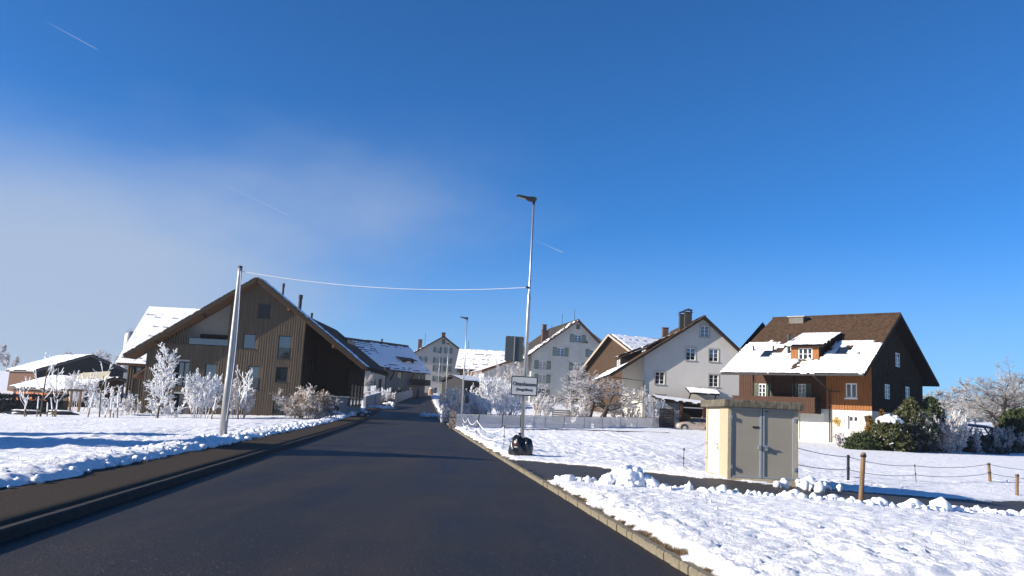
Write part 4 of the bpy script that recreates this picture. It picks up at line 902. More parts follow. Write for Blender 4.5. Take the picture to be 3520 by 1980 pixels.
# roof: upper half bare brown tiles, lower half under snow
def dh_snow(s, t, n):
    cq = np.floor(t * 27) / 27; line = .455 + .035 * perlin(np.floor(s * 38) * .37, cq * 3, 77) + .05 * np.sin(s * 9)
    d = np.where(cq < line, .05, -.06) + .025 * n
    d = np.where((perlin(np.floor(s * 38) * .61, np.floor(t * 27) * .53, 78) > .80) & (t > .02), -.05, d)
    gap = np.abs(s - .475 + .10 * (t - .25)) < .012 + .05 * np.maximum(0, n) ; d = np.where(gap & (t > .05), -.05, d)
    d = np.where((np.abs(s - .455) < .12 + .1 * n) & (t > .20 + .1 * n) & (t < .6), -.05, d)          # cleared round the dormer
    for (c, w_, t0, t1) in ((.70, .03, .33, .43), (.21, .03, .36, .45)): d = np.where((np.abs(s - c) < w_) & (t > t0) & (t < t1), -.05, d)
    d = np.where((n > .28) & (t < .05), -.05, d)
    return d
roof_slope(DH, (el[0], yr, el[1]), (el[0], -ov, el[1]), (P[0], -ov, P[1]), (P[0], yr - .5, P[1]), TILEB, th, under=WOODD, snow=lambda s, t, n: dh_snow(1 - s, t, n), seed=100, tile=(.34, .34), res=1.2)
roof_slope(DH, (er[0], -ov, er[1]), (er[0], yr, er[1]), (P[0], yr - .5, P[1]), (P[0], -ov, P[1]), TILEB, th, under=WOODD, seed=101, tile=(.8, .5))
MB().tube([(P[0], -ov, P[1] + .03), (P[0], yr - .5, P[1] + .03)], .13, 8).build('ridge_tiles', TILEB, DH)
for (u, v) in ((el, P), (P, er)): MB().beam((u[0], -ov - .03, u[1] - .08), (v[0], -ov - .03, v[1] - .08), .22, .05, (0, 1, 0)).build('verge_board', WOODD, DH)
MB().tube([(el[0] - .06, -ov, el[1] - .1), (el[0] - .06, yr, el[1] - .1)], .075, 8).build('gutter', COPPER, DH)
yd = F.x(K6(935, 700), -.1)[0]
MB().tube([(el[0] - .06, F.x(K6(820, 545), el[0])[0], el[1] - .15), (-.12, yd, el[1] - 1.1), (-.12, yd, zg)], .055, 7).build('downpipe', COPPER, DH)
MB().tube([(-.12, yd, el[1] - 1.15), (-.12, F.x(K6(1010, 652), -.1)[0], el[1] - 1.15)], .045, 6).build('pipe_branch', COPPER, DH)
for (px, py) in ((490, 392), (1030, 365)):
    for xx in np.linspace(el[0] + .5, P[0] - .5, 60):
        yy, zz = F.x(K6(px, py), xx)
        if zz < roof_z(pr, xx) + .1: break
    q = Vector((P[0] - el[0], 0, P[1] - el[1])).normalized(); nn_ = Vector((-q.z, 0, q.x)); c_ = Vector((xx, yy, roof_z(pr, xx))) + nn_ * .06
    MB().prism([c_ - q * .55 + Vector((0, -.38, 0)), c_ + q * .55 + Vector((0, -.38, 0)), c_ + q * .55 + Vector((0, .38, 0)), c_ - q * .55 + Vector((0, .38, 0))], nn_ * .1).build('roof_window', GLASSB, DH)
# dormer
dx = el[0] + .3
while F.x(K6(760, 428), dx)[1] > roof_z(pr, dx): dx += .02
da, db_ = F.x(K6(858, 425), dx), F.x(K6(660, 425), dx); dt = F.x(K6(760, 334), dx)[1]; zb_ = roof_z(pr, dx) - .05
dmw = xrect(712, 812, 345, 428, dx)
xt = dx
while roof_z(pr, xt) < dt + .3: xt += .05
dm = MB().prism([(dx + .001, da[0], zb_), (xt, da[0], dt + .2), (dx + .001, da[0], dt)], (0, .06, 0)).prism([(dx + .001, db_[0], zb_), (xt, db_[0], dt + .2), (dx + .001, db_[0], dt)], (0, -.06, 0)).build('dormer', WOODD, DH)
wall('dormer_front', [(da[0], zb_), (db_[0], zb_), (db_[0], dt), (da[0], dt)], [dmw], xmap(dx), WOODO, dm); window(xmap(dx), dmw, dm, FRAMEW, GLASS, bars=(2, 1), fw=.07, depth=.05, sill=FRAMEW, sw=.04, name='dormer_window')
ra_ = roof_z(pr, xt + .8)
roof_slope(dm, (dx - .38, db_[0] + .45, dt + .03), (dx - .38, da[0] - .5, dt + .03), (xt + 1.6, da[0] - .5, roof_z(pr, xt + 1.6) + .12), (xt + 1.6, db_[0] + .45, roof_z(pr, xt + 1.6) + .12), TILEB, .12, under=WOODD, snow=lambda s, t, n: np.where(t < .93, .07, -.03) + .03 * n, seed=104, name='dormer_roof')
# chimney
yk, zk = F.x(K6(712, 160), P[0] - .6)
ck = chimney(DH, P[0] - .6, yk, .95, 1.25, roof_z(pr, P[0] - .6) - .6, F.x(K6(712, 128), P[0] - .6)[1], mat('chimney_concrete', (.14, .135, .125), .85, .2, 3), capm=mat('chimney_cap_pale', (.42, .38, .28), .8, .1, 3))
yk, zk = F.x(K6(645, 245), dx + .8); flue(DH, dx + .8, yk, .12, roof_z(pr, dx + .8) - .2, zk, DARKM)
# wall ornaments: zig-zag of small gold plaques, house number, lamp
for (px, py) in ((965, 863), (978, 863), (991, 863), (1004, 863), (981, 845), (981, 876), (998, 876), (998, 892)):
    y_, z_ = F.x(K6(px, py), 0); MB().box(-.01, .02, y_ - .11, y_ + .11, z_ - .11, z_ + .11).build('gold_plaque', mat('gold_plaque', (.30, .19, .04), .5, .3, 20), DH)
y_, z_ = F.x(K6(1027, 857), 0); MB().box(-.01, .025, y_ - .12, y_ + .12, z_ - .14, z_ + .14).build('letter_plate', mat('pale_plate', (.45, .50, .48), .5, .05, 4), DH)
y_, z_ = F.x(K6(1197, 850), -.1); MB().lathe([(.03, -.3), (.12, -.05), (.17, .22), (.03, .26)], 8, (-.12, y_, z_)).build('wall_lamp', DARKM, DH)
DHF = F

# ------------------------------------------------------------------ transformer kiosk by the drive
KK = crop(2380, 1340, .2415)
D = 21.9; F = Frame(at(*KK(505, 700), D).x, D, 0, 0); g0 = gz(F.o.x + .9, D) - .15
KI = thing('utility_kiosk', 'small concrete utility kiosk with grey double doors by the drive', 'kiosk', F.o, 0)
AGG = mat('washed_aggregate_concrete', (.30, .25, .165), .95, .4, 26, .9, 90, col2=(.52, .45, .33), thr=(.3, .7))
SLAB = mat('mossy_concrete_slab', (.045, .040, .030), .95, .4, 5, .6, 40, col2=(.24, .215, .165), thr=(.35, .75), stretch=(3, 3, .8))
KD = mat('door_paint_dimmed', (.295, .272, .222), .5, .06, 1.2, .15, 180)  # side door's paint, darkened for the grazing light on the front
KF = mat('grey_door_frame', (.26, .30, .33), .45, .05, 4)
xR = F.y(KK(1507, 700))[0]; zt = F.y(KK(900, 262))[1]; zsl = F.y(KK(900, 165))[1] + .02; dep = 2.4
da0, _ = F.y(KK(552, 700)); da1, _ = F.y(KK(994, 700)); db0, _ = F.y(KK(1003, 700)); db1, _ = F.y(KK(1462, 700)); zd0 = F.y(KK(900, 1262))[1]; zd1 = F.y(KK(900, 252))[1]
wall('front_wall', [(0, g0), (xR, g0), (xR, zt), (0, zt)], [(da0, db1, zd0, zd1)], ymap(0), AGG, KI, reveal=.08)
MB().box(.07, xR - .07, .06, dep - .07, g0, zt - .001).build('core', DARKM, KI)
sd0 = F.x(KK(382, 700), 0)[0]; sd1 = F.x(KK(212, 700), 0)[0]; sz0 = F.x(KK(300, 1195), 0)[1]; sz1 = F.x(KK(300, 255), 0)[1]
sz1 = min(sz1, zt - .03)
wall('side_wall', [(0, g0), (dep, g0), (dep, zt), (0, zt)], [(sd0, min(sd1, dep - .06), sz0, sz1)], xmap(0), AGG, KI, reveal=.05)
wall('side_wall', [(0, g0), (dep, g0), (dep, zt), (0, zt)], [], xmap(xR), AGG, KI); wall('rear_wall', [(0, g0), (xR, g0), (xR, zt), (0, zt)], [], ymap(dep), AGG, KI)
MB().box(-.14, xR + .12, -.12, dep + .14, zt + .001, zsl).build('roof_slab', SLAB, KI, bevel=.02)
def leaf(x0, x1, nm='door'):
    d = MB().box(x0 + .02, x1 - .02, .035, .055, zd0 + .02, zd1 - .02).build(nm, KD, KI)
    f = MB().box(x0 + .004, x0 + .05, .012, .056, zd0 + .01, zd1 - .01).box(x1 - .05, x1 - .004, .012, .056, zd0 + .01, zd1 - .01).box(x0 + .05, x1 - .05, .012, .056, zd1 - .06, zd1 - .01).box(x0 + .05, x1 - .05, .012, .056, zd0 + .01, zd0 + .05)
    f.build('door_frame', KF, d); return d
dl_ = leaf(da0, da1); dr_ = leaf(db0, db1)
def small(px, py, w, h, y0, y1, m, nm, par): x, z = F.y(KK(px, py)); return MB().box(x - w / 2, x + w / 2, y0, y1, z - h / 2, z + h / 2).build(nm, m, par)
small(908, 533, .17, .05, .02, .036, BLACK, 'grip_slot', dl_); small(1060, 309, .08, .03, .022, .036, DARKM, 'type_plate', dr_)
small(958, 820, .06, .11, -.03, .036, STEEL, 'lock', dl_); small(1050, 835, .07, .12, -.03, .036, STEEL, 'lock', dr_)
x, z = F.y(KK(1050, 800)); MB().box(x - .11, x + .06, -.06, -.035, z - .015, z + .015).build('handle', STEEL, dr_)
for px, py, par in ((552, 385, dl_), (556, 1095, dl_), (1458, 435, dr_), (1460, 1138, dr_)): small(px, py, .06, .09, -.035, .03, STEEL, 'hinge', par)
sdm = MB().box(.02, .045, sd0 + .01, min(sd1, dep - .06) - .01, sz0 + .01, sz1 - .01).build('side_door', mat('door_paint_sunlit', (.60, .56, .45), .5, .05, 1.5), KI)  # front doors' paint, its colour lightened for the sun on this side
yh, zh = F.x(KK(362, 770), 0); MB().box(-.05, .02, yh - .012, yh + .012, zh - .012, zh + .012).box(-.06, -.045, yh, yh + .11, zh - .012, zh + .012).build('handle', STEEL, sdm)
MB().box(-.012, .02, yh - .015, yh + .015, zh - .16, zh - .06).build('lock', STEEL, sdm)

# ------------------------------------------------------------------ street lamps, pole, wire, signs
LAMP = None
def lamp(label, px, py, D, h, ang=0.0, r0=.065, r1=.032, base=None):
    p = at(px, py, D); z = gz(p.x, D)
    t_ = thing('street_lamp', label, 'street lamp', (p.x, D, z - .1), ang, 'street lamps along the road')
    MB().tube([(0, 0, 0), (0, 0, h * .62), (0, 0, h * .64), (0, 0, h)], [r0, r0 * .95, r1 * 1.1, r1], 12).build('pole', STEEL, t_, smooth=True)
    MB().lathe([(r1 * 1.5, h - .12), (r1 * 1.5, h + .02), (.02, h + .06)], 8).build('collar', DARKM, t_)
    hd = MB()
    prof_ = [(.07, h + .0), (.10, h + .10), (.0, h + .15), (-.22, h + .14), (-.56, h + .175), (-.62, h + .15), (-.58, h + .125), (-.25, h + .045), (-.1, h - .01)]
    hd.prism([(x, -.1, z_) for x, z_ in prof_], (0, .2, 0)); hd = hd.build('lamp_head', DARKM, t_, bevel=.015)
    MB().prism([(-.55, -.07, h + .118), (-.28, -.07, h + .05), (-.28, .07, h + .05), (-.55, .07, h + .118)], (.0, 0, -.012)).build('lens', mat('lamp_lens', (.45, .46, .46), .3, .05, 3), hd)
    return t_
B1 = at(1794, 1570, 27.6)
L1 = lamp('tall street lamp carrying the town sign, right of the road', 1792, 1555, 27.6, 8.82, R(8))
lamp('second street lamp, standing behind the wire fence', 1585, 1440, 67, 8.75, R(8))
lamp('third street lamp, thin against the shuttered house gable', 1529, 1400, 112, 8.75, R(8))
lamp('smallest street lamp, before the distant shuttered house', 1503, 1370, 172, 8.75, R(8))
lamp('street lamp left of the bend, rising above the stone wall', 1407, 1368, 178, 8.75, R(8))
# town sign on the lamp pole
S = L1.location; zs = at(1802, 1327, 27.5).z; xs = at(1802, 1327, 27.5).x
ts = thing('town_sign', 'white town sign reading Ottenhausen with black border on the lamp pole', 'sign', (xs, 27.46, zs), R(3))
def rrect(w, h, r, n=5):
    pts = []
    for cx_, cy_, a0 in ((w / 2 - r, h / 2 - r, 0), (-w / 2 + r, h / 2 - r, 90), (-w / 2 + r, -h / 2 + r, 180), (w / 2 - r, -h / 2 + r, 270)):
        for k in range(n + 1): a = R(a0 + 90 * k / n); pts.append((cx_ + r * math.cos(a), cy_ + r * math.sin(a)))
    return pts
def plate(w, h, r, y, th, m, nm, par): return MB().prism([(x, y, z_) for x, z_ in rrect(w, h, r)][::-1], (0, th, 0)).build(nm, m, par)
plate(.90, .66, .05, 0, .03, STEELM, 'backing', ts); plate(.875, .635, .045, -.004, .003, mat('sign_black', (.015, .015, .016), .5, .1, 3), 'border', ts)
pl_ = plate(.815, .575, .03, -.008, .003, mat('sign_white', (.50, .51, .52), .45, .03, 3), 'panel', ts)
def lettering(txt, size, x, z, par, sx=1.0, bold=.0):
    c = bpy.data.curves.new('lettering', 'FONT'); c.body = txt; c.size = size; c.align_x = 'CENTER'; c.align_y = 'CENTER'; c.extrude = .0015; c.offset = bold
    o = bpy.data.objects.new('tmp', c); C.objects.link(o); dg = bpy.context.evaluated_depsgraph_get(); me = bpy.data.meshes.new_from_object(o.evaluated_get(dg)); bpy.data.objects.remove(o)
    me.materials.clear(); l_ = link('lettering', me, MATS['sign_black'], par); l_.location = (x, -.012, z); l_.rotation_euler = (R(90), 0, 0); l_.scale = (sx, 1, 1); return l_
lettering('Ottenhausen', .185, 0, .06, ts, .80, .003); lettering('(Seegräben)', .125, 0, -.12, ts, .92, .002)
for q in (-.2, .2): MB().box(-.12, .06, .03, .10, q - .025, q + .025).build('clamp', STEELM, ts)
p = at(1768, 1199, 27.6)
bs = thing('sign_back', 'grey back of a tall sign board mounted left of the lamp pole', 'sign', (p.x, 27.62, p.z), R(6))
plate(.61, .84, .05, 0, .02, mat('sign_back_grey', (.085, .10, .105), .5, .1, 3), 'panel', bs); plate(.63, .86, .055, .006, .02, STEELM, 'rim', bs)
MB().box(-.012, .012, -.02, -.001, -.41, .41).build('rib', STEELM, bs)
MB().box(.28, .46, -.02, .01, .17, .21).box(.28, .46, -.02, .01, -.23, -.19).build('bracket', STEELM, bs)
# leaning wooden-looking steel pole on the left and the frosted wire across the road
pp = at(764, 1513, 28.2); pt = at(826, 921, 28.2); z0 = gz(pp.x, 28.2) - .05
wp = thing('cable_pole', 'stout tapered grey pole at the pavement with hanging cable', 'pole', (pp.x, 28.2, z0))
tp = Vector((pt.x - pp.x, 0, pt.z - z0))
POLEM = mat('zinc_grey_pole', (.33, .335, .34), .45, .15, 2.5, metal=.5, stretch=(3, 3, .6))
MB().tube([(0, 0, 0), tp * .35, tp * .37, tp * .96, tp], [.135, .118, .105, .072, .072], 16).build('pole', POLEM, wp, smooth=True)
MB().lathe([(.078, 0), (.078, .06), (.02, .08)], 12, tuple(tp)).build('cap', DARKM, wp)
cab = []
for k in range(15):
    f = k / 14; q = tp * (1 - f); cab.append((q.x + .07 + .11 * math.sin(f * math.pi) - .02 * f, -.1, q.z - .12))
MB().tube(cab[:13], .016, 6).build('cable', mat('frosted_cable', (.52, .54, .58), .7, .2, 9), wp)
a = Vector((pp.x, 28.2, z0)) + tp + Vector((.06, 0, -.12)); b = at(1812, 988, 27.6)
wr_ = MB(); pts = []
for k in range(40):
    f = k / 39; q = a.lerp(b, f); pts.append((q.x, q.y, q.z - .30 * 4 * f * (1 - f)))
wr_.tube(pts, .012, 6)
ow = tag(wr_.build('overhead_wire', FROST), 'frost-white wire strung across the road between pole and lamp', 'wire')
MB().box(b.x - .04, b.x + .05, 27.56, 27.64, b.z - .035, b.z + .035).build('wire_clamp', DARKM, ow)

# ------------------------------------------------------------------ rubbish bag by the lamp pole
gb = ground_at(1790, 1573); bag = thing('rubbish_bag', 'full black rubbish bag slumped against the lamp pole', 'bag', (B1.x - .05, 27.0, gz(B1.x, 27.0) + .03))
def blob(rng, rx, ry, rz, amp, freq, n=24, m=16, flat=.6):
    V, Fc = [], []
    for i in range(m + 1):
        ph = math.pi * i / m
        for k in range(n):
            t = 2 * math.pi * k / n; d = Vector((math.sin(ph) * math.cos(t), math.sin(ph) * math.sin(t), math.cos(ph)))
            w = 1 + amp * (math.sin(freq * t + 3 * math.sin(2.1 * ph)) * math.sin(ph) + .5 * float(perlin(d.x * 3 + 5, d.y * 3 + d.z * 4, rng)))
            V.append((d.x * rx * w, d.y * ry * w, max(d.z * rz * w, -rz * flat)))
    for i in range(m):
        for k in range(n): Fc.append((i * n + k, (i + 1) * n + k, (i + 1) * n + (k + 1) % n, i * n + (k + 1) % n))
    return V, Fc
BAGM = mat('black_bin_liner', (.010, .012, .017), .28, .3, 6, .9, 14, spec=.6)
for k, (ox, oy, rx, rz) in enumerate(((-.14, 0, .24, .46), (.16, .05, .22, .42))):
    V, Fc = blob(k + 3, rx, .24, rz, .16, 5); MB().add([(x + ox, y + oy, z_ + rz * .55) for x, y, z_ in V], Fc).build('bag_body', BAGM, bag, smooth=True)
MB().lathe([(.05, 0), (.03, .05), (.07, .12)], 8, (-.06, .0, .68)).build('bag_knot', BAGM, bag)
MB().box(-.25, -.17, -.235, -.225, .40, .45).build('red_print', mat('red_print', (.35, .03, .03), .5, .3, 20), bag); MB().box(-.24, -.13, -.245, -.235, .32, .37).build('white_print', mat('white_print', (.5, .52, .55), .5, .3, 20), bag)

# ------------------------------------------------------------------ parked car
pc = at(2347, 1472, 85.5)
zc = .44
car = thing('parked_car', 'champagne coloured small car parked by the carport', 'car', (pc.x - .7, 85.5, zc))
CARP = mat('champagne_paint', (.50, .42, .35), .3, .03, 1, metal=.35, coat=.5); TRIM = mat('car_trim', (.03, .03, .032), .7, .1, 5)
Lc = 3.85
def car_body():
    st = [(0.0, .30, .58), (.06, .25, .72), (.3, .22, .82), (.75, .20, .93), (1.15, .19, .98), (2.0, .19, 1.0), (3.0, .20, 1.0), (3.55, .23, .98), (3.8, .28, .85), (3.85, .36, .6)]
    V, Fc = [], []; n = 8
    for x, zb, zt_ in st:
        wd = .85 if .2 < x < 3.7 else .74
        for y, z_ in ((-wd * .9, zb), (-wd, zb + .18), (-wd, zb + (zt_ - zb) * .7), (-wd * .9, zt_), (wd * .9, zt_), (wd, zb + (zt_ - zb) * .7), (wd, zb + .18), (wd * .9, zb)): V.append((x, y, z_))
    for i in range(len(st) - 1):
        for k in range(n): Fc.append((i * n + k, i * n + (k + 1) % n, (i + 1) * n + (k + 1) % n, (i + 1) * n + k))
    Fc.append(tuple(range(n - 1, -1, -1))); e = (len(st) - 1) * n; Fc.append(tuple(e + k for k in range(n)))
    return MB().add(V, Fc)
cb = car_body().build('body', CARP, car, smooth=True)
def cabin(ins, z0_, z1_, m, nm):
    a, b_ = [(1.02 + ins * .3, .80), (3.62 - ins * .2, .80)], [(1.62 + ins, .62), (3.35 - ins * .3, .62)]
    V = [(a[0][0], -a[0][1], z0_), (a[1][0], -a[1][1], z0_), (a[1][0], a[1][1], z0_), (a[0][0], a[0][1], z0_), (b_[0][0], -b_[0][1], z1_), (b_[1][0], -b_[1][1], z1_), (b_[1][0], b_[1][1], z1_), (b_[0][0], b_[0][1], z1_)]
    return MB().add(V, [(0, 1, 5, 4), (1, 2, 6, 5), (2, 3, 7, 6), (3, 0, 4, 7), (4, 5, 6, 7)]).build(nm, m, car, bevel=.03)
cabin(0, .99, 1.37, GLASS, 'windows'); MB().prism([(1.6, -.62, 1.371), (3.36, -.62, 1.371), (3.36, .62, 1.371), (1.6, .62, 1.371)], (0, 0, .05)).build('roof', CARP, car, bevel=.02)
for x0, x1 in ((1.06, 1.64), (2.28, 2.30), (3.34, 3.6)):
    MB().beam((x0, -.81, 1.0), (x1, -.63, 1.38), .05, .03, (0, 1, 0)).build('pillar', TRIM, car)
for x in (.70, 3.15):
    for y in (-.78, .78):
        w = thing('tmp', 'tmp', 'tmp'); bpy.data.objects.remove(w)
        ty = MB().lathe([(.20, -.09), (.31, -.085), (.325, -.05), (.325, .05), (.31, .085), (.20, .09)], 24).build('wheel', BLACK, car); ty.rotation_euler = (R(90), 0, 0); ty.location = (x, y, .325)
        rm = MB().lathe([(.02, .09), (.2, .095), (.215, .07)], 20).build('rim', mat('alloy', (.6, .6, .6), .3, .05, 4, metal=.7), ty); rm.rotation_euler = (0, R(180) if y > 0 else 0, 0)
    MB().prism([(x + .42 * math.cos(a), -.865, .325 + .42 * math.sin(a)) for a in np.linspace(0, math.pi, 12)] + [(x + .34 * math.cos(a), -.865, .325 + .34 * math.sin(a)) for a in np.linspace(math.pi, 0, 12)], (0, .05, 0)).build('wheel_arch', TRIM, car)
MB().box(1.08, 1.26, -.98, -.84, .97, 1.08).build('wing_mirror', TRIM, car); MB().box(2.35, 2.52, -.868, -.85, .84, .87).build('door_handle', TRIM, car)
MB().lathe([(.02, 0), (.13, .02), (.14, .05)], 16, (.12, -.55, .70)).build('headlight', mat('lamp_lens', (.45, .46, .46)), car); MB().box(2.12, 2.13, -.858, -.845, .3, .98).build('door_gap', TRIM, car)
MB().tube([(2.6, 0, 1.42), (2.7, 0, 1.58)], .012, 5).build('aerial', WHITEP, car)

# ------------------------------------------------------------------ fences
def line_hit(A, B, px, py):
    d = ray(px, py); r = d.x / d.y; t = (A.x - r * A.y) / (r * (B.y - A.y) - (B.x - A.x)); return A.lerp(B, t)
A = at(*K4(108, 1100), 60); B = at(*K4(1875, 1100), 87)
MESHW = bpy.data.materials.new('frosted_mesh'); MESHW.use_nodes = True; t = MESHW.node_tree; b = t.nodes['Principled BSDF']; b.inputs['Base Color'].default_value = (.88, .88, .89, 1); b.inputs['Roughness'].default_value = .8
co = t.nodes.new('ShaderNodeTexCoord'); nf = noise_n(t, co, .55, 4); nf2 = noise_n(t, co, 30, 2)
hole = mapr(t, nf, .62, .64, .0, .6); fz = mapr(t, nf2, .3, .7, .8, 1.0)
al = math_n(t, 'SUBTRACT', fz, hole, True); t.links.new(al, b.inputs['Alpha'])
bp = t.nodes.new('ShaderNodeBump'); bp.inputs['Strength'].default_value = 1.0; bp.inputs['Distance'].default_value = .12; t.links.new(noise_n(t, co, 14, 3), bp.inputs['Height']); t.links.new(bp.outputs[0], b.inputs['Normal'])
fe = thing('mesh_fence', 'long frost-whitened mesh fence across the field edge', 'fence', (0, 0, 0))
fpx = [160, 352, 549, 700, 905, 1060, 1228, 1380, 1530, 1665, 1798, 1872]
fp = []
for px in fpx:
    q = line_hit(A, B, *K4(px, 1070)); q.z = gz(q.x, q.y) + .05; fp.append(q)
    h = 1.1 + .02 * (px % 7)
    MB().tube([(q.x, q.y, q.z - .1), (q.x, q.y, q.z + h)], .035, 6).build('post', FROSTG if px > 800 else BARK, fe)
for q, r_ in zip(fp[:-1], fp[1:]):
    n = 90; V = []; Fc = []
    for k in range(n + 1):
        c = q.lerp(r_, k / n); zb = gz(c.x, c.y) + .06; w_ = .035 * (1 if k % 2 else -1); V += [(c.x, c.y + w_, zb), (c.x, c.y + w_, zb + .98)]
    for k in range(n): Fc.append((2 * k, 2 * k + 2, 2 * k + 3, 2 * k + 1))
    MB().add(V, Fc).build('mesh_panel', MESHW, fe)
    MB().tube([(q.x, q.y, q.z + 1.02), (r_.x, r_.y, r_.z + 1.02)], .022, 5).build('top_wire', DARKM, fe)
A2 = at(*K4(108, 1100), 58.5)
wg_ = thing('paling_gate', 'short weathered paling fence at the roadside end of the mesh', 'fence', (0, 0, 0))
q0 = A2; q1 = line_hit(A, B, *K4(158, 1070))
for k in range(9):
    c = q0.lerp(q1, (k + .5) / 9); zb = gz(c.x, c.y)
    MB().box(c.x - .06, c.x + .06, c.y - .015, c.y + .015, zb, zb + 1.15 + .06 * (k % 3)).build('paling', mat('lichened_paling', (.06, .045, .035), .9, .4, 6, col2=(.32, .29, .25), thr=(.42, .62)), wg_)
MB().beam((q0.x, q0.y + .04, gz(q0.x, q0.y) + .8), (q1.x, q1.y + .04, gz(q1.x, q1.y) + .8), .04, .08).build('rail', BARK, wg_)
dsl = thing('slat_screen', 'dark horizontal slat screen at the right end of the mesh fence', 'fence', (0, 0, 0))
c0 = at(*K5(835, 1140), 86); c1 = at(*K5(965, 1140), 86)
for k in range(11):
    z_ = gz(c0.x, 86) + .15 + k * .175; MB().box(c0.x, c1.x, 86, 86.03, z_, z_ + .14).build('slat', WOODD, dsl)
for x in (c0.x + .05, c1.x - .05): MB().box(x - .05, x + .05, 86.03, 86.12, gz(c0.x, 86) - .1, gz(c0.x, 86) + 2.1).build('post', WOODD, dsl)
# thin field posts with droopy frosted tape, beside the road
K4z = crop(1500, 1380, .138); K3b = crop(2200, 1480, .5124)
def thin_post(label, base, top, r=.012, m=None, cat='fence post', grp='thin electric-fence stakes', name='fence_stake', ins=2, woody=False):
    q = ground_at(*base); tz = at(*top, q.y)
    t_ = thing(name, label, cat, (q.x, q.y, q.z), 0, grp); h = tz.z - q.z; dx = tz.x - q.x
    if woody:
        MB().tube([(0, 0, -.1), (dx * .5, 0, h * .5), (dx * .98, 0, h * .985), (dx, 0, h)], [r * 1.05, r, r * .95, r * .8], 9).build('stake', m or POST, t_)
    else: MB().tube([(0, 0, -.05), (dx, 0, h)], r, 6).build('stake', m or BARK, t_)
    for k in range(ins):
        f = .93 - .38 * k; MB().lathe([(r + .012, -.03), (r + .022, 0), (r + .012, .03)], 6, (dx * f, 0, h * f)).build('insulator', BLACK, t_)
    return Vector((q.x, q.y, q.z)), Vector((q.x + dx, q.y, q.z + h))
tp_ = [thin_post('nearest thin stake of the drooping tape fence, left of the rubbish bag', K4z(1675, 1220), K4z(1700, 590)),
       thin_post('second thin stake of the drooping tape fence', K4z(985, 930), K4z(1010, 430)),
       thin_post('third thin stake of the drooping tape fence', K4z(750, 785), K4z(785, 395)),
       thin_post('farthest thin stake of the drooping tape fence', K4z(643, 680), K4z(655, 380))]
def rope(p, q, sag, r, m, label, nm='fence_rope', grp='frosted fence ropes'):
    pts = [];
    for k in range(17): f = k / 16; c = p.lerp(q, f); pts.append((c.x, c.y, c.z - sag * 4 * f * (1 - f)))
    return tag(MB().tube(pts, r, 5).build(nm, m), label, 'rope', grp)
nmz = ('nearest', 'middle', 'farthest')
for k in range(3):
    for f, s, w_ in ((.93, .42, 'upper'), (.5, .30, 'lower')):
        rope(tp_[k][0].lerp(tp_[k][1], f), tp_[k + 1][0].lerp(tp_[k + 1][1], f), s * (.9 if k == 0 else .7), .017, FROST, f'{nmz[k]} drooping {w_} frosted tape between two thin stakes')
sA = thin_post('thin stake in the snow left of the kiosk', K3b(290, 272), K3b(296, 115)); sB = thin_post('lone thin stake in the field before the mesh fence', K4(1263, 1165), K4(1272, 1085))
sD = thin_post('dark plastic fence post right of the kiosk', K3b(1397, 362), K3b(1397, 163), .045, BLACK, 'fence post', 'posts of the paddock fence', 'fence_post', 2)
sE = thin_post('thin stake between the dark post and the far wooden post', K3b(1856, 372), K3b(1842, 226))
sF = thin_post('farther wooden post of the paddock fence at right', K3b(2350, 360), K3b(2338, 216), .06, None, 'fence post', 'posts of the paddock fence', 'wooden_post', 2, True)
sG = thin_post('tall leaning wooden post in the foreground snow', K3b(1480, 474), K3b(1500, 146), .055, None, 'fence post', 'posts of the paddock fence', 'wooden_post', 1, True)
sH = thin_post('wooden post at the right edge of the picture', K3b(2527, 452), K3b(2530, 290), .055, None, 'fence post', 'posts of the paddock fence', 'wooden_post', 1, True)
GREYW = mat('grey_fence_wire', (.16, .17, .19), .6, .1, 4)
kz = F.o + Vector((xR, .3, 0))
def two(p, q, sag, l, r=.011, fs=(.93, .5), m=GREYW):
    for f, w_ in zip(fs, ('upper', 'lower')): rope(p[0].lerp(p[1], f), q[0].lerp(q[1], f), sag, r, m, l % w_, 'fence_wire', 'wires of the paddock fence')
kp = (Vector((kz.x, kz.y, kz.z)), Vector((kz.x, kz.y, kz.z + 1.03)))
two(kp, sD, .05, '%s wire from the kiosk to the dark post'); two(sD, sE, .1, '%s wire from the dark post to the thin stake'); two(sE, sF, .1, '%s wire from the thin stake to the far wooden post')
off = (sF[0] + Vector((6, 5, -.3)), sF[1] + Vector((6, 5, -.3))); two(sF, off, .1, '%s wire running right from the far wooden post')
kq = (Vector((F.o.x, F.o.y + 2.2, 0)), Vector((F.o.x, F.o.y + 2.2, 1.0))); two(sA, kq, .06, '%s wire from the thin stake to the kiosk', .008); two(sB, sA, .1, '%s wire across the field to the lone stake', .008)

# ------------------------------------------------------------------ snow thrown up by the plough
def ico(sub=2):
    import bmesh
    bm = bmesh.new(); bmesh.ops.create_icosphere(bm, subdivisions=sub, radius=1); V = np.array([v.co[:] for v in bm.verts]); Fc = np.array([[v.index for v in f.verts] for f in bm.faces]); bm.free(); return V, Fc
IV, IF = ico(2)
def clods(items, seed):
    rs_ = np.random.RandomState(seed); Vs, Fs = [], []; n = 0
    for (x, y, z_, r) in items:
        s_ = rs_.uniform(.75, 1.3, 3); off_ = rs_.uniform(0, 99, 2); w = 1 + .35 * perlin(IV[:, 0] * 1.6 + off_[0], IV[:, 1] * 1.6 + IV[:, 2] * 1.3 + off_[1]) + .15 * perlin(IV[:, 0] * 4 + off_[1], IV[:, 1] * 4 + IV[:, 2] * 3.7 + off_[0])
        Vs.append(IV * w[:, None] * r * s_ + (x, y, z_)); Fs.append(IF + n); n += len(IV)
    return np.concatenate(Vs), np.concatenate(Fs)
rs_ = np.random.RandomState(4)
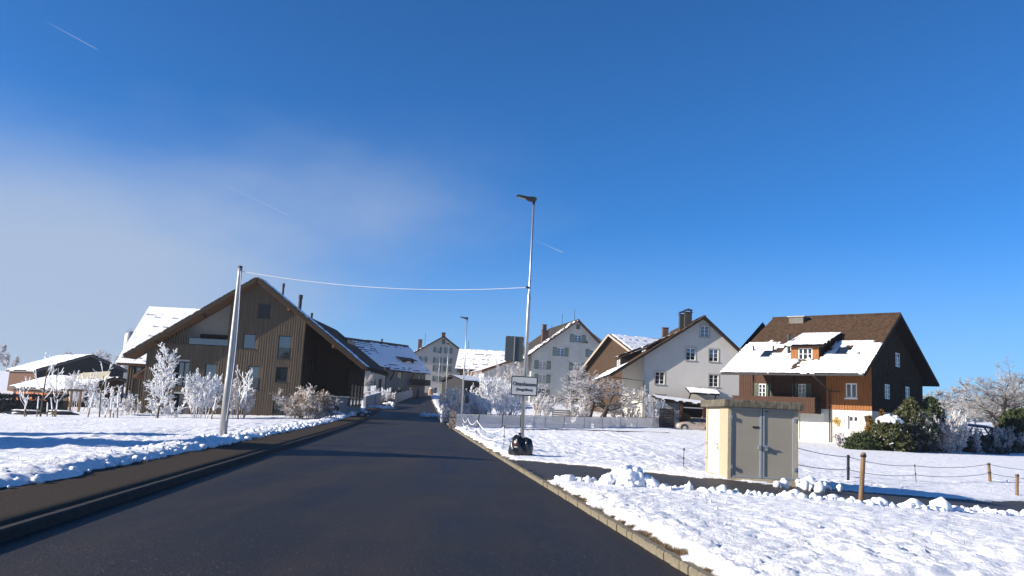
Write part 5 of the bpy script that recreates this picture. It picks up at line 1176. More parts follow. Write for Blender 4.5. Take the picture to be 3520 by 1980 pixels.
hm = ground_at(*crop(2000, 1580, .194)(760, 560)); it = []
for k in range(85):
    a_ = rs_.uniform(0, 2 * math.pi); rr_ = rs_.uniform(0, 1) ** .6; x = hm.x + .15 + rr_ * .62 * math.cos(a_); y = hm.y + .35 + rr_ * .42 * math.sin(a_); h = .40 * (1 - rr_ ** 1.6)
    it.append((x, y, hm.z + .06 + h * rs_.uniform(.7, 1.0), rs_.uniform(.05, .13) * (1.15 - .4 * rr_)))
it.append((hm.x + .15, hm.y + .35, hm.z + .05, .38))
V, Fc = clods(it, 5); tag(mesh_np('snow_heap', V, Fc, SNOW, smooth=True), 'lumpy heap of ploughed snow at the corner of the drive', 'snow heap')
it = []
for k in range(len(DC)):
    if not (2.6 < DC[k][0] < 26): continue
    for q in range(5 if DC[k][0] > 7 else 3):
        f = rs_.uniform(); o_ = -nrm[k] * (DC[k][2] + rs_.uniform(-.05, .55)); r = rs_.uniform(.03, .09) * (1.0 + (rs_.uniform() > .92) * .7)
        if DC[k][0] > 7: r *= 1.1
        x, y = DC[k][0] + o_[0] + rs_.uniform(-.12, .12), DC[k][1] + o_[1]; it.append((x, y, gz(x, y) + .07 + r * .3, r))
bg = ground_at(*crop(2650, 1580, .1747)(780, 640))
for k in range(26): it.append((bg.x + rs_.normal() * .35, bg.y + rs_.normal() * .16, bg.z + .10 + abs(rs_.normal()) * .09, rs_.uniform(.06, .15)))
V, Fc = clods(it, 6); o = mesh_np('snow_clods', V, Fc, SNOW, smooth=True); o['kind'] = 'stuff'; o['label'] = 'snow clods along the edge of the drive'
it = []
for k in range(950):
    v = 6 + 60 * rs_.uniform() ** 1.6; u = U_PAVE - rs_.uniform(.0, 1.2) ** 1.1 - .05; x, y = to_xy(u, v); r = rs_.uniform(.02, .08) * (1 + .4 * (v > 20)); it.append((x, y, float(zbase(u, v)) + .10 + .06 * math.exp(-((-u - 6.05) / .5) ** 2) + r * .2, r))
V, Fc = clods(it, 7); o = mesh_np('snow_bank_clods', V, Fc, SNOW, smooth=True); o['kind'] = 'stuff'; o['label'] = 'lumpy snow bank along the pavement'
it = []
for k in range(800):
    v = 5.5 + 11 * rs_.uniform(); u = U_RK + .42 + rs_.exponential(.4); x, y = to_xy(u, v)
    if float(drive_dist(np.array([x]), np.array([y]))[0]) < .25: continue
    r = rs_.uniform(.010, .034); it.append((x, y, float(zbase(u, v)) + .09 + r * .3, r))
V, Fc = clods(it, 8); o = mesh_np('snow_crumbs', V, Fc, SNOW, smooth=True); o['kind'] = 'stuff'; o['label'] = 'crumbly snow along the right kerb'
# dead grass fringe between kerb and snow
rs2 = np.random.RandomState(9); n = 5200; v = 5 + 40 * rs2.uniform(size=n) ** 1.5; u = U_RK + .13 + rs2.uniform(0, .13, n); x, y = to_xy(u, v)
ok = drive_dist(x, y) > .1; x, y, u, v = x[ok], y[ok], u[ok], v[ok]; n = len(x); z = zbase(u, v) + .03
L_ = rs2.uniform(.03, .12, n); a_ = rs2.uniform(0, 6.28, n); lean = rs2.uniform(.2, .9, n); w_ = .006
tipx = x + np.cos(a_) * L_ * lean; tipy = y + np.sin(a_) * L_ * lean; tipz = z + L_ * (1 - lean * .6); px_n = -np.sin(a_) * w_; py_n = np.cos(a_) * w_
V = np.stack([np.stack([x - px_n, y - py_n, z - .02], 1), np.stack([x + px_n, y + py_n, z - .02], 1), np.stack([tipx, tipy, tipz], 1)], 1).reshape(-1, 3)
o = mesh_np('grass_fringe', V, np.arange(3 * n).reshape(-1, 3), mat('dead_grass', (.09, .062, .03), .9, .4, 8, col2=(.24, .17, .08))); o['kind'] = 'stuff'; o['label'] = 'dead grass fringe beside the kerb'

# stubble poking through the snow of both fields
n = 2600; uu = np.concatenate([rs2.uniform(3.4, 16, n), rs2.uniform(-16, -6.6, n // 2)]); vv = np.concatenate([5 + 30 * rs2.uniform(size=n) ** 1.3, 9 + 40 * rs2.uniform(size=n // 2)])
cl = perlin(uu * .5, vv * .5, 61) > -.05; uu, vv = uu[cl], vv[cl]; x, y = to_xy(uu, vv); ok = drive_dist(x, y) > .3; x, y, uu, vv = x[ok], y[ok], uu[ok], vv[ok]; n = len(x)
z = zbase(uu, vv) + .08; L_ = rs2.uniform(.05, .13, n); a_ = rs2.uniform(0, 6.28, n); lean = rs2.uniform(.1, .7, n); w_ = .005
px_n = -np.sin(a_) * w_; py_n = np.cos(a_) * w_
V = np.stack([np.stack([x - px_n, y - py_n, z], 1), np.stack([x + px_n, y + py_n, z], 1), np.stack([x + np.cos(a_) * L_ * lean, y + np.sin(a_) * L_ * lean, z + L_ * (1.1 - lean * .5)], 1)], 1).reshape(-1, 3)
o = mesh_np('grass_stubble', V, np.arange(3 * n).reshape(-1, 3), MATS['dead_grass']); o['kind'] = 'stuff'; o['label'] = 'grass stubble poking through the snow'

# ------------------------------------------------------------------ trees and shrubs
def seg_mesh(name, segs, sides, m, parent, kind=None):
    S = np.array(segs, dtype=np.float64); p0, p1, r0, r1 = S[:, :3], S[:, 3:6], S[:, 6], S[:, 7]
    d = p1 - p0; d /= np.linalg.norm(d, axis=1)[:, None] + 1e-9
    ref = np.where(np.abs(d[:, 2:3]) < .9, np.array([[0, 0, 1.]]), np.array([[1., 0, 0]])); a = np.cross(d, ref); a /= np.linalg.norm(a, axis=1)[:, None] + 1e-9; b = np.cross(d, a)
    n = len(S); V = np.zeros((n, 2 * sides, 3))
    for k in range(sides):
        t = 2 * math.pi * k / sides; o = a * math.cos(t) + b * math.sin(t); V[:, k] = p0 + o * r0[:, None]; V[:, sides + k] = p1 + o * r1[:, None]
    base = (np.arange(n) * 2 * sides)[:, None]; F_ = []
    for k in range(sides): F_.append(np.concatenate([base + k, base + (k + 1) % sides, base + sides + (k + 1) % sides, base + sides + k], 1))
    return mesh_np(name, V.reshape(-1, 3), np.stack(F_, 1).reshape(-1, 4), m, parent, smooth=sides > 3, kind=kind)
def grow(rg, out, p, d, L, r, lev, cfg):
    n = cfg['n'][lev]; st = L / n; last = lev == len(cfg['n']) - 1; start = cfg['start'][lev]; r0 = r; tr = cfg['taper'][lev]
    for i in range(n):
        w = cfg['wig'][lev]; d = (d + Vector((rg.gauss(0, w), rg.gauss(0, w), rg.gauss(0, w) + cfg['up'][lev]))).normalized()
        q = p + d * st; f = (i + 1) / n; r1 = r0 * (1 - f * (1 - tr))
        out[lev].append((*p, *q, r, r1)); r = r1; p = q
        if not last and f > start:
            kmean = cfg['kids'][lev]; k = int(kmean) + (rg.random() < kmean - int(kmean))
            for _ in range(k):
                ang = R(cfg['ang'][lev] + rg.gauss(0, 10)); ax = d.cross(Vector((rg.gauss(0, 1), rg.gauss(0, 1), rg.gauss(0, 1)))).normalized()
                c = Matrix.Rotation(ang, 3, ax) @ d; fl = 1 - cfg['fall'][lev] * f
                grow(rg, out, q, c, L * cfg['ratio'][lev] * fl * rg.uniform(.7, 1.25), max(cfg['rmin'], r1 * cfg['rr'][lev]), lev + 1, cfg)
def tree(name, label, base, H, cfg, seed, barkm, frostm, bark_lev=1, group=None, cat='tree', stems=1, spread=0.0, lean=0.0, r0=None, radius=0.0, names=('trunk', 'crown'), W=None):
    rg = random.Random(seed); out = [[] for _ in cfg['n']]; t_ = thing(name, label, cat, base, 0, group)
    for s in range(stems):
        a = 2 * math.pi * (s + rg.random() * .7) / stems; tilt = R(spread) * (rg.uniform(.15, 1) if stems > 1 else 1); d = Vector((math.cos(a) * math.sin(tilt), math.sin(a) * math.sin(tilt), math.cos(tilt)))
        if stems == 1: d = Vector((lean, 0, 1)).normalized()
        rr = radius * math.sqrt(rg.random()); grow(rg, out, Vector((math.cos(a) * rr, math.sin(a) * rr, 0)), d, H * cfg.get('g', .75) * (rg.uniform(.75, 1.05) if stems > 1 else 1), r0 or H * .018, 0, cfg)
    S_ = np.array([q for l in out for q in l]); top = np.percentile(S_[:, 5], 99.7) if stems > 1 else S_[:, 5].max(); fz_ = H / top; rad_ = np.percentile(np.hypot(S_[:, 3], S_[:, 4]), 96); fx_ = W * 1.28 / rad_ if W else fz_
    out = [[(q[0] * fx_, q[1] * fx_, q[2] * fz_ - .08, q[3] * fx_, q[4] * fx_, q[5] * fz_ - .08, q[6], q[7]) for q in l] for l in out]
    lo = [s for l in out[:bark_lev] for s in l]; hi = [s for l in out[bark_lev:] for s in l]
    kd = 'stuff' if stems > 1 else None
    if lo: seg_mesh(names[0], lo, 6, barkm, t_, kd)
    if hi: seg_mesh(names[1], hi, 3, frostm, t_, 'stuff')
    return t_
FROSTO = mat('frost_brown_twigs', (0.20, 0.185, 0.175), 0.85, 0.1, 2.5, col2=(0.52, 0.515, 0.52), thr=(0.38, 0.66))
YOUNG = dict(n=(9, 5, 3, 2), start=(.22, .15, .2, 1), kids=(3.2, 2.0, 1.2, 0), ang=(52, 42, 45, 0), ratio=(.36, .42, .55, 0), fall=(.55, .3, .2, 0), wig=(.03, .10, .15, .15), up=(.02, .13, .06, .05), taper=(.35, .6, .8, .8), rr=(.62, .75, .8, 1), rmin=.022)
SPARSE = dict(n=(8, 6, 3), start=(.3, .35, 1), kids=(1.5, .9, 0), ang=(50, 40, 0), ratio=(.52, .32, 0), fall=(.5, .3, 0), wig=(.03, .09, .1), up=(.02, .2, .15), taper=(.4, .7, .8), rr=(.75, .85, 1), rmin=.026)
SHRUB = dict(n=(6, 4, 3, 2), start=(.2, .1, .1, 1), kids=(1.9, 1.7, .8, 0), ang=(32, 42, 48, 0), ratio=(.38, .48, .6, 0), fall=(.35, .3, .2, 0), wig=(.09, .13, .2, .2), up=(.05, .05, .02, 0), taper=(.5, .6, .7, .8), rr=(.8, .85, .9, 1), rmin=.024)
SOFT = dict(n=(5, 4, 3), start=(.05, .05, 1), kids=(3.0, 2.4, 0), ang=(38, 48, 0), ratio=(.42, .5, 0), fall=(.4, .3, 0), wig=(.11, .16, .2), up=(.02, .0, .0), taper=(.5, .6, .7), rr=(.75, .85, 1), rmin=.028)
APPLE = dict(n=(4, 6, 5, 4, 2), start=(.5, .2, .15, .1, 1), kids=(2.4, 1.6, 1.6, 1.2, 0), ang=(62, 48, 48, 50, 0), ratio=(1.25, .55, .5, .5, 0), fall=(.1, .35, .3, .2, 0), wig=(.07, .16, .2, .22, .2), up=(.02, .07, .04, .02, 0), taper=(.75, .5, .5, .6, .7), rr=(.62, .6, .65, .75, 1), g=.45, rmin=.022)
OAK = dict(n=(6, 7, 6, 5, 3), start=(.3, .2, .15, .1, 1), kids=(2.6, 1.6, 1.65, 1.4, 0), ang=(62, 48, 45, 45, 0), ratio=(.82, .5, .48, .5, 0), fall=(.3, .35, .3, .2, 0), wig=(.04, .13, .16, .2, .2), up=(.02, .07, .04, .02, 0), taper=(.45, .35, .4, .5, .6), rr=(.55, .55, .6, .7, 1), g=.6, rmin=.015)
FARW = dict(n=(6, 5, 3), start=(.2, .12, 1), kids=(4.2, 3.4, 0), ang=(42, 45, 0), ratio=(.42, .45, 0), fall=(.45, .3, 0), wig=(.04, .13, .18), up=(.03, .06, .03), taper=(.35, .5, .6), rr=(.5, .7, 1), rmin=.06)
def spot(k, x, y, D): p = at(*k(x, y), D); return Vector((p.x, D, gz(p.x, D)))
def height(k, x, ytop, D): p = at(*k(x, ytop), D); return p.z - gz(p.x, D)
# young frosted fruit trees on the left field, tied to stakes
tree('young_tree', 'sparse young frosted tree with long upright shoots at far left', spot(K1, 400, 1275, 57), height(K1, 455, 600, 57), SPARSE, 21, BARK, FROST, 1, 'young frosted trees on the left field', r0=.07)
tree('young_tree', 'low wide-spreading frosted sapling beside the far-left tree', spot(K1, 540, 1275, 58), height(K1, 590, 740, 58), SPARSE, 12, BARK, FROST, 1, 'young frosted trees on the left field', r0=.045)
tree('young_tree', 'leaning frosted sapling at the left edge before the dark hedge', spot(K1, 262, 1275, 57.5), height(K1, 210, 840, 57.5), SPARSE, 5, BARK, FROST, 1, 'young frosted trees on the left field', lean=-.15, r0=.045)
tree('young_tree', 'slim frosted tree between the sapling and the timber house', spot(K1, 985, 1285, 58), height(K1, 1020, 690, 58), SPARSE, 33, BARK, FROST, 1, 'young frosted trees on the left field', r0=.05)
tree('young_tree', 'dense pointed frosted tree right before the timber house', spot(K1, 1565, 1285, 58), height(K1, 1620, 500, 58), YOUNG, 8, BARK, FROST, 1, 'young frosted trees on the left field', r0=.075)
tree('young_tree', 'frosted forked tree behind the cable pole', spot(K2, 1010, 1325, 57), height(K2, 1010, 850, 57), SPARSE, 14, BARK, FROST, 1, 'young frosted trees on the left field', r0=.05)
tree('young_tree', 'second frosted forked tree just right of the cable pole', spot(K2, 1045, 1325, 58), height(K2, 1060, 870, 58), SPARSE, 17, BARK, FROST, 1, 'young frosted trees on the left field', r0=.04, lean=.12)
stk = [('leftmost slanting tree stake with frosted tip', K1, 240, 1275, 262, 1060), ('second slanting tree stake from the left', K1, 365, 1280, 385, 1050), ('upright tree stake right of the far-left trunk', K1, 468, 1275, 474, 1110), ('tree stake left of the low sapling', K1, 530, 1275, 508, 1060), ('tree stake right of the low sapling', K1, 552, 1275, 575, 1080),
       ('long leaning stake left of the slim tree', K1, 868, 1280, 935, 1015), ('short stake right of the slim tree', K1, 1040, 1280, 1062, 1180), ('frosted stake before the shrub by the house', K1, 1095, 1280, 1112, 1060), ('thin stake beside that frosted stake', K1, 1130, 1280, 1130, 1130), ('tall stake before the left wall of the timber house', K1, 1170, 1280, 1175, 1015), ('stake left of the cable pole', K2, 785, 1315, 830, 1130)]
for l_, k, x0, y0_, x1, y1_ in stk:
    D = 56.8; a = spot(k, x0, y0_, D); b = at(*k(x1, y1_), D); t_ = thing('tree_stake', l_, 'stake', a, 0, 'stakes around the young trees')
    v = b - a; MB().tube([(0, 0, -.1), v * .45], .04, 6).build('stake', POST, t_); MB().tube([v * .45, v], [.045, .03], 6).build('frosted_tip', FROST, t_)
# shrubs against the timber house
GS = 'frosted shrubs by the timber house'
tree('frosted_shrub', 'big upright frosted shrub left of the cable pole', spot(K2, 700, 1305, 60), height(K2, 720, 905, 60), SHRUB, 3, FROSTW, FROST, 1, GS, 'shrub', 15, 30, r0=.03, radius=1.0, names=('stems', 'twigs'), W=1.25)
tree('frosted_shrub', 'frosted shrub with dark heart behind the cable pole', spot(K2, 1000, 1310, 61.5), height(K2, 1000, 960, 61.5), SHRUB, 4, FROSTG, FROSTW, 1, GS, 'shrub', 12, 36, r0=.03, radius=1.0, names=('stems', 'twigs'), W=1.25)
tree('frosted_shrub', 'round brownish frosted shrub at the corner of the timber house', spot(K2, 1575, 1312, 61), height(K2, 1580, 1030, 61), SOFT, 6, mat('brown_stems', (.16, .095, .05), .9, .3, 5), mat('frost_on_brown', (.20, .13, .08), .85, .1, 1.6, col2=(.70, .67, .64), thr=(.38, .6)), 1, GS, 'shrub', 22, 48, r0=.03, radius=.7, names=('stems', 'twigs'), W=1.8)
tree('frosted_shrub', 'low frosted shrub in front of the slatted house', spot(K1, 1300, 1245, 64), height(K1, 1300, 1060, 64), SHRUB, 7, FROSTW, FROSTW, 1, GS, 'shrub', 10, 34, r0=.02, radius=.9, names=('stems', 'twigs'), W=0.7)
tree('frosted_shrub', 'loose frosted shrub between slim tree and slatted house', spot(K1, 1060, 1245, 65), height(K1, 1050, 935, 65), SHRUB, 9, FROSTG, FROST, 1, GS, 'shrub', 11, 40, r0=.025, radius=1.4, names=('stems', 'twigs'), W=1.5)
tree('frosted_shrub', 'airy frosted shrub behind the low sapling', spot(K1, 760, 1210, 75), height(K1, 780, 800, 75), SHRUB, 10, FROSTG, FROST, 1, GS, 'shrub', 12, 38, r0=.03, radius=1.6, names=('stems', 'twigs'), W=1.3)
tree('frosted_shrub', 'low frosted shrub under the dense pointed tree', spot(K1, 1640, 1285, 60), height(K1, 1640, 1060, 60), SHRUB, 13, FROSTW, FROST, 1, GS, 'shrub', 9, 40, r0=.022, radius=.6, names=('stems', 'twigs'), W=1.0)
# centre: frosted bushes behind the mesh fence
GC = 'frosted bushes behind the mesh fence'
tree('frosted_bush', 'large white frosted bush just left of the town sign', spot(K4, 560, 1010, 78), height(K4, 560, 690, 78), SHRUB, 31, FROSTG, FROST, 1, GC, 'bush', 20, 46, r0=.05, radius=1.3, names=('stems', 'twigs'), W=2.1)
tree('frosted_bush', 'tall grey frosted bush behind the town sign', spot(K4, 605, 1000, 92), height(K4, 600, 585, 92), SOFT, 32, FROSTG, FROSTG, 1, GC, 'bush', 14, 26, r0=.06, radius=1.6, names=('stems', 'twigs'), W=1.8)
tree('frosted_bush', 'white frosted bush between second lamp and big bush', spot(K4, 330, 1010, 84), height(K4, 330, 785, 84), SHRUB, 34, FROSTG, FROST, 1, GC, 'bush', 10, 40, r0=.04, radius=1.0, names=('stems', 'twigs'), W=1.0)
tree('frosted_bush', 'spiky frosted bush by the road left of the second lamp', spot(K4, 110, 1060, 74), height(K4, 110, 790, 74), SHRUB, 35, FROSTG, FROSTW, 1, GC, 'bush', 14, 38, r0=.035, radius=1.0, names=('stems', 'twigs'), W=1.1)
tree('frosted_bush', 'distant frosted tree top above the small dark shed', spot(K4, 300, 1000, 130), height(K4, 300, 620, 130), SOFT, 36, FROSTG, FROSTW, 1, GC, 'bush', 14, 34, r0=.07, radius=2.2, names=('stems', 'twigs'), W=1.6)
tree('frosted_bush', 'small dark-hearted frosted bush right of the town sign', spot(K4, 870, 1010, 84), height(K4, 880, 855, 84), SHRUB, 37, BARK, FROSTW, 1, GC, 'bush', 10, 34, r0=.03, radius=1.0, names=('stems', 'twigs'), W=0.9)
tree('frosted_bush', 'grey frosted bush at the foot of the old fruit tree', spot(K4, 1165, 1010, 88), height(K4, 1165, 840, 88), SOFT, 38, FROSTG, FROSTW, 1, GC, 'bush', 14, 34, r0=.035, radius=2.2, names=('stems', 'twigs'), W=1.4)
tree('frosted_bush', 'upright frosted bush before the carport', spot(K4, 1810, 1030, 87.5), height(K4, 1810, 870, 87.5), SHRUB, 39, FROSTG, FROST, 1, GC, 'bush', 10, 26, r0=.03, radius=.9, names=('stems', 'twigs'), W=1.1)
tree('frosted_bush', 'reddish frosted undergrowth right of the fruit tree trunks', spot(K4, 1560, 1015, 90), height(K4, 1560, 930, 90), SHRUB, 41, mat('brown_stems', (.16, .095, .05)), FROSTG, 1, GC, 'bush', 8, 40, r0=.02, radius=2.0, names=('stems', 'twigs'), W=1.8)
ot = tree('fruit_tree', 'old dark-trunked fruit tree with frosted twigs before the barn', spot(K4, 1320, 1010, 88), height(K4, 1320, 620, 88), APPLE, 25, BARK, FROSTG, 3, None, 'tree', 3, 22, r0=.17, radius=.5, W=4.3)
# plank compost bin
a = at(*K4(962, 1010), 86); b = at(*K4(1110, 1010), 86); cbn = thing('plank_bin', 'grey plank compost bin left of the old fruit tree', 'bin', (a.x, 86, gz(a.x, 86)))
for k in range(6): MB().box(0, b.x - a.x, 0, .03, .1 + k * .22, .27 + k * .22).build('plank', mat('grey_plank', (.22, .20, .18), .9, .25, 4, stretch=(.5, 6, 6)), cbn)
for x in (0, b.x - a.x - .08): MB().box(x, x + .08, .031, .12, -.1, 1.5).build('post', BARK, cbn)
MB().box(-.05, b.x - a.x + .05, -.03, .7, 1.43, 1.5).build('lid', SNOW, cbn)
# row-house gardens
GR = 'frosted garden shrubs at the bend'
tree('frosted_bush', 'frosted small tree before the cream row house', spot(K3, 395, 1030, 128), height(K3, 420, 815, 128), SOFT, 51, BARK, FROSTG, 1, GR, 'bush', 6, 26, r0=.08, radius=.5, names=('stems', 'twigs'), W=1.3)
tree('frosted_bush', 'dense round blue-white bush below the cream row house', spot(K3, 615, 1100, 122), height(K3, 615, 950, 122), SOFT, 52, FROSTG, FROST, 1, GR, 'bush', 14, 50, r0=.05, radius=1.6, names=('stems', 'twigs'), W=1.3)
tree('frosted_bush', 'low frosted bush behind the pale garden wall', spot(K3, 740, 1060, 135), height(K3, 740, 1000, 135), SOFT, 53, FROSTG, FROSTW, 1, GR, 'bush', 12, 44, r0=.04, radius=2.0, names=('stems', 'twigs'), W=1.2)
tree('frosted_bush', 'shaded frosted bush at the end of the road', spot(K3, 1065, 1060, 185), height(K3, 1065, 950, 185), SOFT, 54, FROSTG, FROSTG, 1, GR, 'bush', 12, 40, r0=.05, radius=2.0, names=('stems', 'twigs'), W=1.0)
tree('frosted_bush', 'dark snowy bush beside the timber house drive', spot(K3, 430, 1200, 98), height(K3, 430, 1145, 98), SOFT, 55, BARK, FROSTG, 1, GR, 'bush', 12, 44, r0=.03, radius=1.2, names=('stems', 'twigs'), W=0.9)
# right: oak, woodland, conifers and hedge
tree('oak_tree', 'large bare spreading tree at the right edge', spot(K7, 1160, 840, 98), height(K7, 1110, 275, 98), OAK, 61, BARK, FROSTO, 3, None, 'tree', r0=.34, W=5.2)
for i, (x, yt, D, sd, l_) in enumerate(((700, 520, 150, 1, 'hazy frosted tree directly right of the wooden house'), (830, 500, 165, 2, 'hazy frosted tree behind the hedge, left of the big tree'), (960, 430, 175, 3, 'tall hazy frosted tree left behind the big tree'), (1260, 380, 160, 4, 'hazy frosted tree right behind the big tree'), (1350, 420, 150, 5, 'hazy frosted tree at the very right edge'), (640, 560, 140, 6, 'low hazy frosted tree at the wooden house eave'), (760, 600, 128, 7, 'short frosted tree over the hedge beside the columnar conifers'), (880, 600, 125, 8, 'short frosted tree over the hedge left of the shelter'), (1010, 580, 130, 9, 'short frosted tree over the garden shelter'), (1150, 560, 128, 10, 'short frosted tree behind the big tree trunk'), (1290, 560, 125, 11, 'short frosted tree near the right edge'))):
    tree('frosted_tree', l_, spot(K7, x, 800, D), height(K7, x, yt, D), FARW, 70 + sd, FROSTO, FROSTO, 1, 'frosted trees behind the right-hand hedge', r0=.16, W=2.2)
def needles(V_, rs_, n, fn, size, up):
    P = fn(n); d = rs_.normal(size=(n, 3)); d[:, 2] += up; d /= np.linalg.norm(d, axis=1)[:, None]; s = rs_.normal(size=(n, 3)); s = np.cross(d, s); s /= np.linalg.norm(s, axis=1)[:, None] + 1e-9
    L_ = size * rs_.uniform(.6, 1.4, n)[:, None]; w = L_ * .30
    return np.stack([P - s * w, P + s * w, P + d * L_ + s * w * .3, P + d * L_ - s * w * .3], 1).reshape(-1, 3)
NEED = mat('dark_green_needles', (.018, .032, .012), .8, .4, 1.6, col2=(.065, .085, .028), thr=(.35, .65)); NEEDB = mat('blue_green_frosted_needles', (.03, .042, .036), .8, .3, 2, col2=(.20, .23, .25), thr=(.48, .72)); NEEDY = mat('olive_needles', (.026, .034, .011), .8, .4, 1.4, col2=(.095, .10, .035), thr=(.35, .65)); NEEDO = mat('orange_green_needles', (.12, .075, .02), .8, .3, 2, col2=(.26, .14, .03))
def conifer(name, label, base, H, rad, shape, seed, m, n=7000, size=.16, up=.3, group=None, cap=0.0, frost=0):
    rs_ = np.random.RandomState(seed); t_ = thing(name, label, 'conifer', base, 0, group)
    off = rs_.uniform(0, 50, 2)
    def fn(n_):
        h = rs_.uniform(0, 1, n_); a = rs_.uniform(0, 2 * math.pi, n_)
        if shape == 'cone': r = rad * (1 - h) ** .85
        elif shape == 'column': r = rad * np.minimum(1, 3.5 * (1 - h)) ** .6 * (0.75 + .25 * np.minimum(1, h * 4))
        else: r = rad * np.sqrt(np.maximum(0, 1 - (h * .98) ** 2.2))
        lum = 1 + .4 * perlin(a * 1.6 + off[0], h * 5 + off[1]) + .35 * perlin(a * 4.5, h * 9 + off[0])
        q = rs_.uniform(.72, 1.0, n_) ** .5 * r * lum; return np.stack([q * np.cos(a), q * np.sin(a), h * H * (1 + .05 * perlin(a * 2, h * 3 + off[0]))], 1)
    MB().tube([(0, 0, -.1), (0, 0, H * .85)], [rad * .12 + .03, .02], 6).build('trunk', BARK, t_)
    V = needles(None, rs_, n, fn, size, up); mesh_np('foliage', V, np.arange(len(V)).reshape(-1, 4), m, t_, kind='stuff')
    if frost: V = needles(None, rs_, frost, fn, size * .8, up); V += rs_.normal(size=(1, 3)) * .01; V[:, :2] *= 1.02; mesh_np('frosted_tips', V, np.arange(len(V)).reshape(-1, 4), FROSTG, t_, kind='stuff')
    if cap:
        it = []
        for k in range(40): a = rs_.uniform(0, 6.28); r = rad * .55 * math.sqrt(rs_.uniform()); it.append((r * math.cos(a), r * math.sin(a), H * max(.1, 1 - (r / rad) ** 2) ** (1 / 2.2) * 1.0 + .02, rs_.uniform(.10, .26)))
        V, F_ = clods(it, seed); V[:, 2] = V[:, 2]; mesh_np('snow_cap', V, F_, SNOW, t_, smooth=True, kind='stuff')
    return t_
G5 = 'evergreen shrubs at the corner of the wooden house'
conifer('juniper_shrub', 'drooping dark green shrub with a snow cap at the house corner', spot(K7, 350, 985, 57), height(K7, 350, 745, 57), 1.3, 'dome', 1, NEEDY, 16000, .14, -.4, G5, 1, 700)
conifer('juniper_shrub', 'low spreading dark green shrub left of the snow-capped one', spot(K7, 140, 975, 56.5), height(K7, 140, 870, 56.5), 1.0, 'dome', 2, NEED, 6000, .13, -.2, G5)
conifer('juniper_shrub', 'small orange-tinged conifer before the white plinth', spot(K7, 205, 950, 58.5), height(K7, 215, 745, 58.5), .65, 'cone', 3, NEEDO, 3000, .14, .3, G5)
conifer('juniper_shrub', 'slender golden-tipped conifer beside the plinth corner', spot(K7, 292, 950, 59.5), height(K7, 292, 700, 59.5), .6, 'cone', 4, NEEDO, 3000, .14, .3, G5)
conifer('cypress', 'broad columnar green conifer before the dark gable', spot(K7, 520, 960, 58.5), height(K7, 530, 612, 58.5), 0.92, 'column', 5, NEEDY, 10000, .15, .6, G5, 0, 500)
conifer('cypress', 'second columnar conifer, right of the dark gable', spot(K7, 665, 980, 61), height(K7, 660, 602, 61), 0.85, 'column', 6, NEED, 9000, .15, .6, G5, 0, 700)
conifer('cypress', 'frost-blue conifer between the two columnar ones', spot(K7, 595, 990, 58), height(K7, 590, 720, 58), 1.0, 'column', 7, NEEDB, 7000, .18, .3, G5, 0, 500)
conifer('cypress', 'dark conifer peeping in at the right edge', spot(K7, 1380, 860, 76), height(K7, 1350, 690, 76), 2.2, 'dome', 8, NEED, 7000, .25, .2, G5)
tree('frosted_bush', 'brown-and-white frosted bush right of the columnar conifers', spot(K7, 735, 990, 59), height(K7, 730, 745, 59), SOFT, 81, mat('brown_stems', (.16, .095, .05)), FROSTG, 1, 'frosted hedge bushes at right', 'bush', 12, 36, r0=.035, radius=.9, names=('stems', 'twigs'), W=1.0)
tree('frosted_bush', 'plumed white frosted bush rising over the hedge', spot(K7, 830, 1000, 60), height(K7, 830, 690, 60), SHRUB, 82, FROSTG, FROSTW, 1, 'frosted hedge bushes at right', 'bush', 16, 34, r0=.035, radius=.8, names=('stems', 'twigs'), W=1.0)
for i, (x, yt, D, l_) in enumerate(((900, 850, 62, 'frosted hedge bush left of the small shelter'), (1010, 900, 63, 'frosted hedge bush below the small shelter roof'), (1110, 840, 65, 'frosted hedge bush under the big bare tree'), (1220, 820, 66, 'frosted hedge bush right of the big tree trunk'), (1320, 830, 66, 'frosted hedge bush near the right edge'), (1420, 820, 66, 'frosted hedge bush cut by the right edge'))):
    tree('frosted_bush', l_, spot(K7, x, 1020, D), height(K7, x, yt, D), SOFT, 90 + i, FROSTG, FROSTG, 1, 'frosted hedge bushes at right', 'bush', 8, 42, r0=.035, radius=1.4, names=('stems', 'twigs'), W=1.5)
    conifer('evergreen_hedge', ('dark ' + l_.replace('frosted hedge bush', 'evergreen hedge section')), spot(K7, x, 1020, D + .6), height(K7, x, yt + 30, D) * .8, 1.7, 'dome', 110 + i, NEEDB, 2500, .25, .2, 'dark hedge sections at right')['category'] = 'hedge'
tree('frosted_bush', 'small bare grey bush before the garage of the wooden house', spot(K6, 1050, 1015, 58.5), height(K6, 1050, 930, 58.5), SOFT, 97, FROSTG, FROSTG, 1, 'frosted hedge bushes at right', 'bush', 12, 46, r0=.02, radius=.7, names=('stems', 'twigs'), W=0.8)
# little shelter roof in the hedge
p = at(*K7(1000, 830), 68); sh_ = thing('garden_shelter', 'small dark shelter roof peeping out of the right hedge', 'shelter', (p.x, 68, p.z))
MB().prism([(-1.4, -1, .15), (1.4, -1, -.02), (1.4, 1, .2), (-1.4, 1, .35)], (0, 0, .12)).build('roof', DARKM, sh_)
for x in (-1.1, 1.1): MB().box(x - .07, x + .07, -.7, -.56, gz(p.x, 68) - p.z, .1).build('post', BARK, sh_); MB().beam((x, -.63, -.8), (x - math.copysign(.6, x), -.63, .05), .1, .1).build('brace', BARK, sh_)
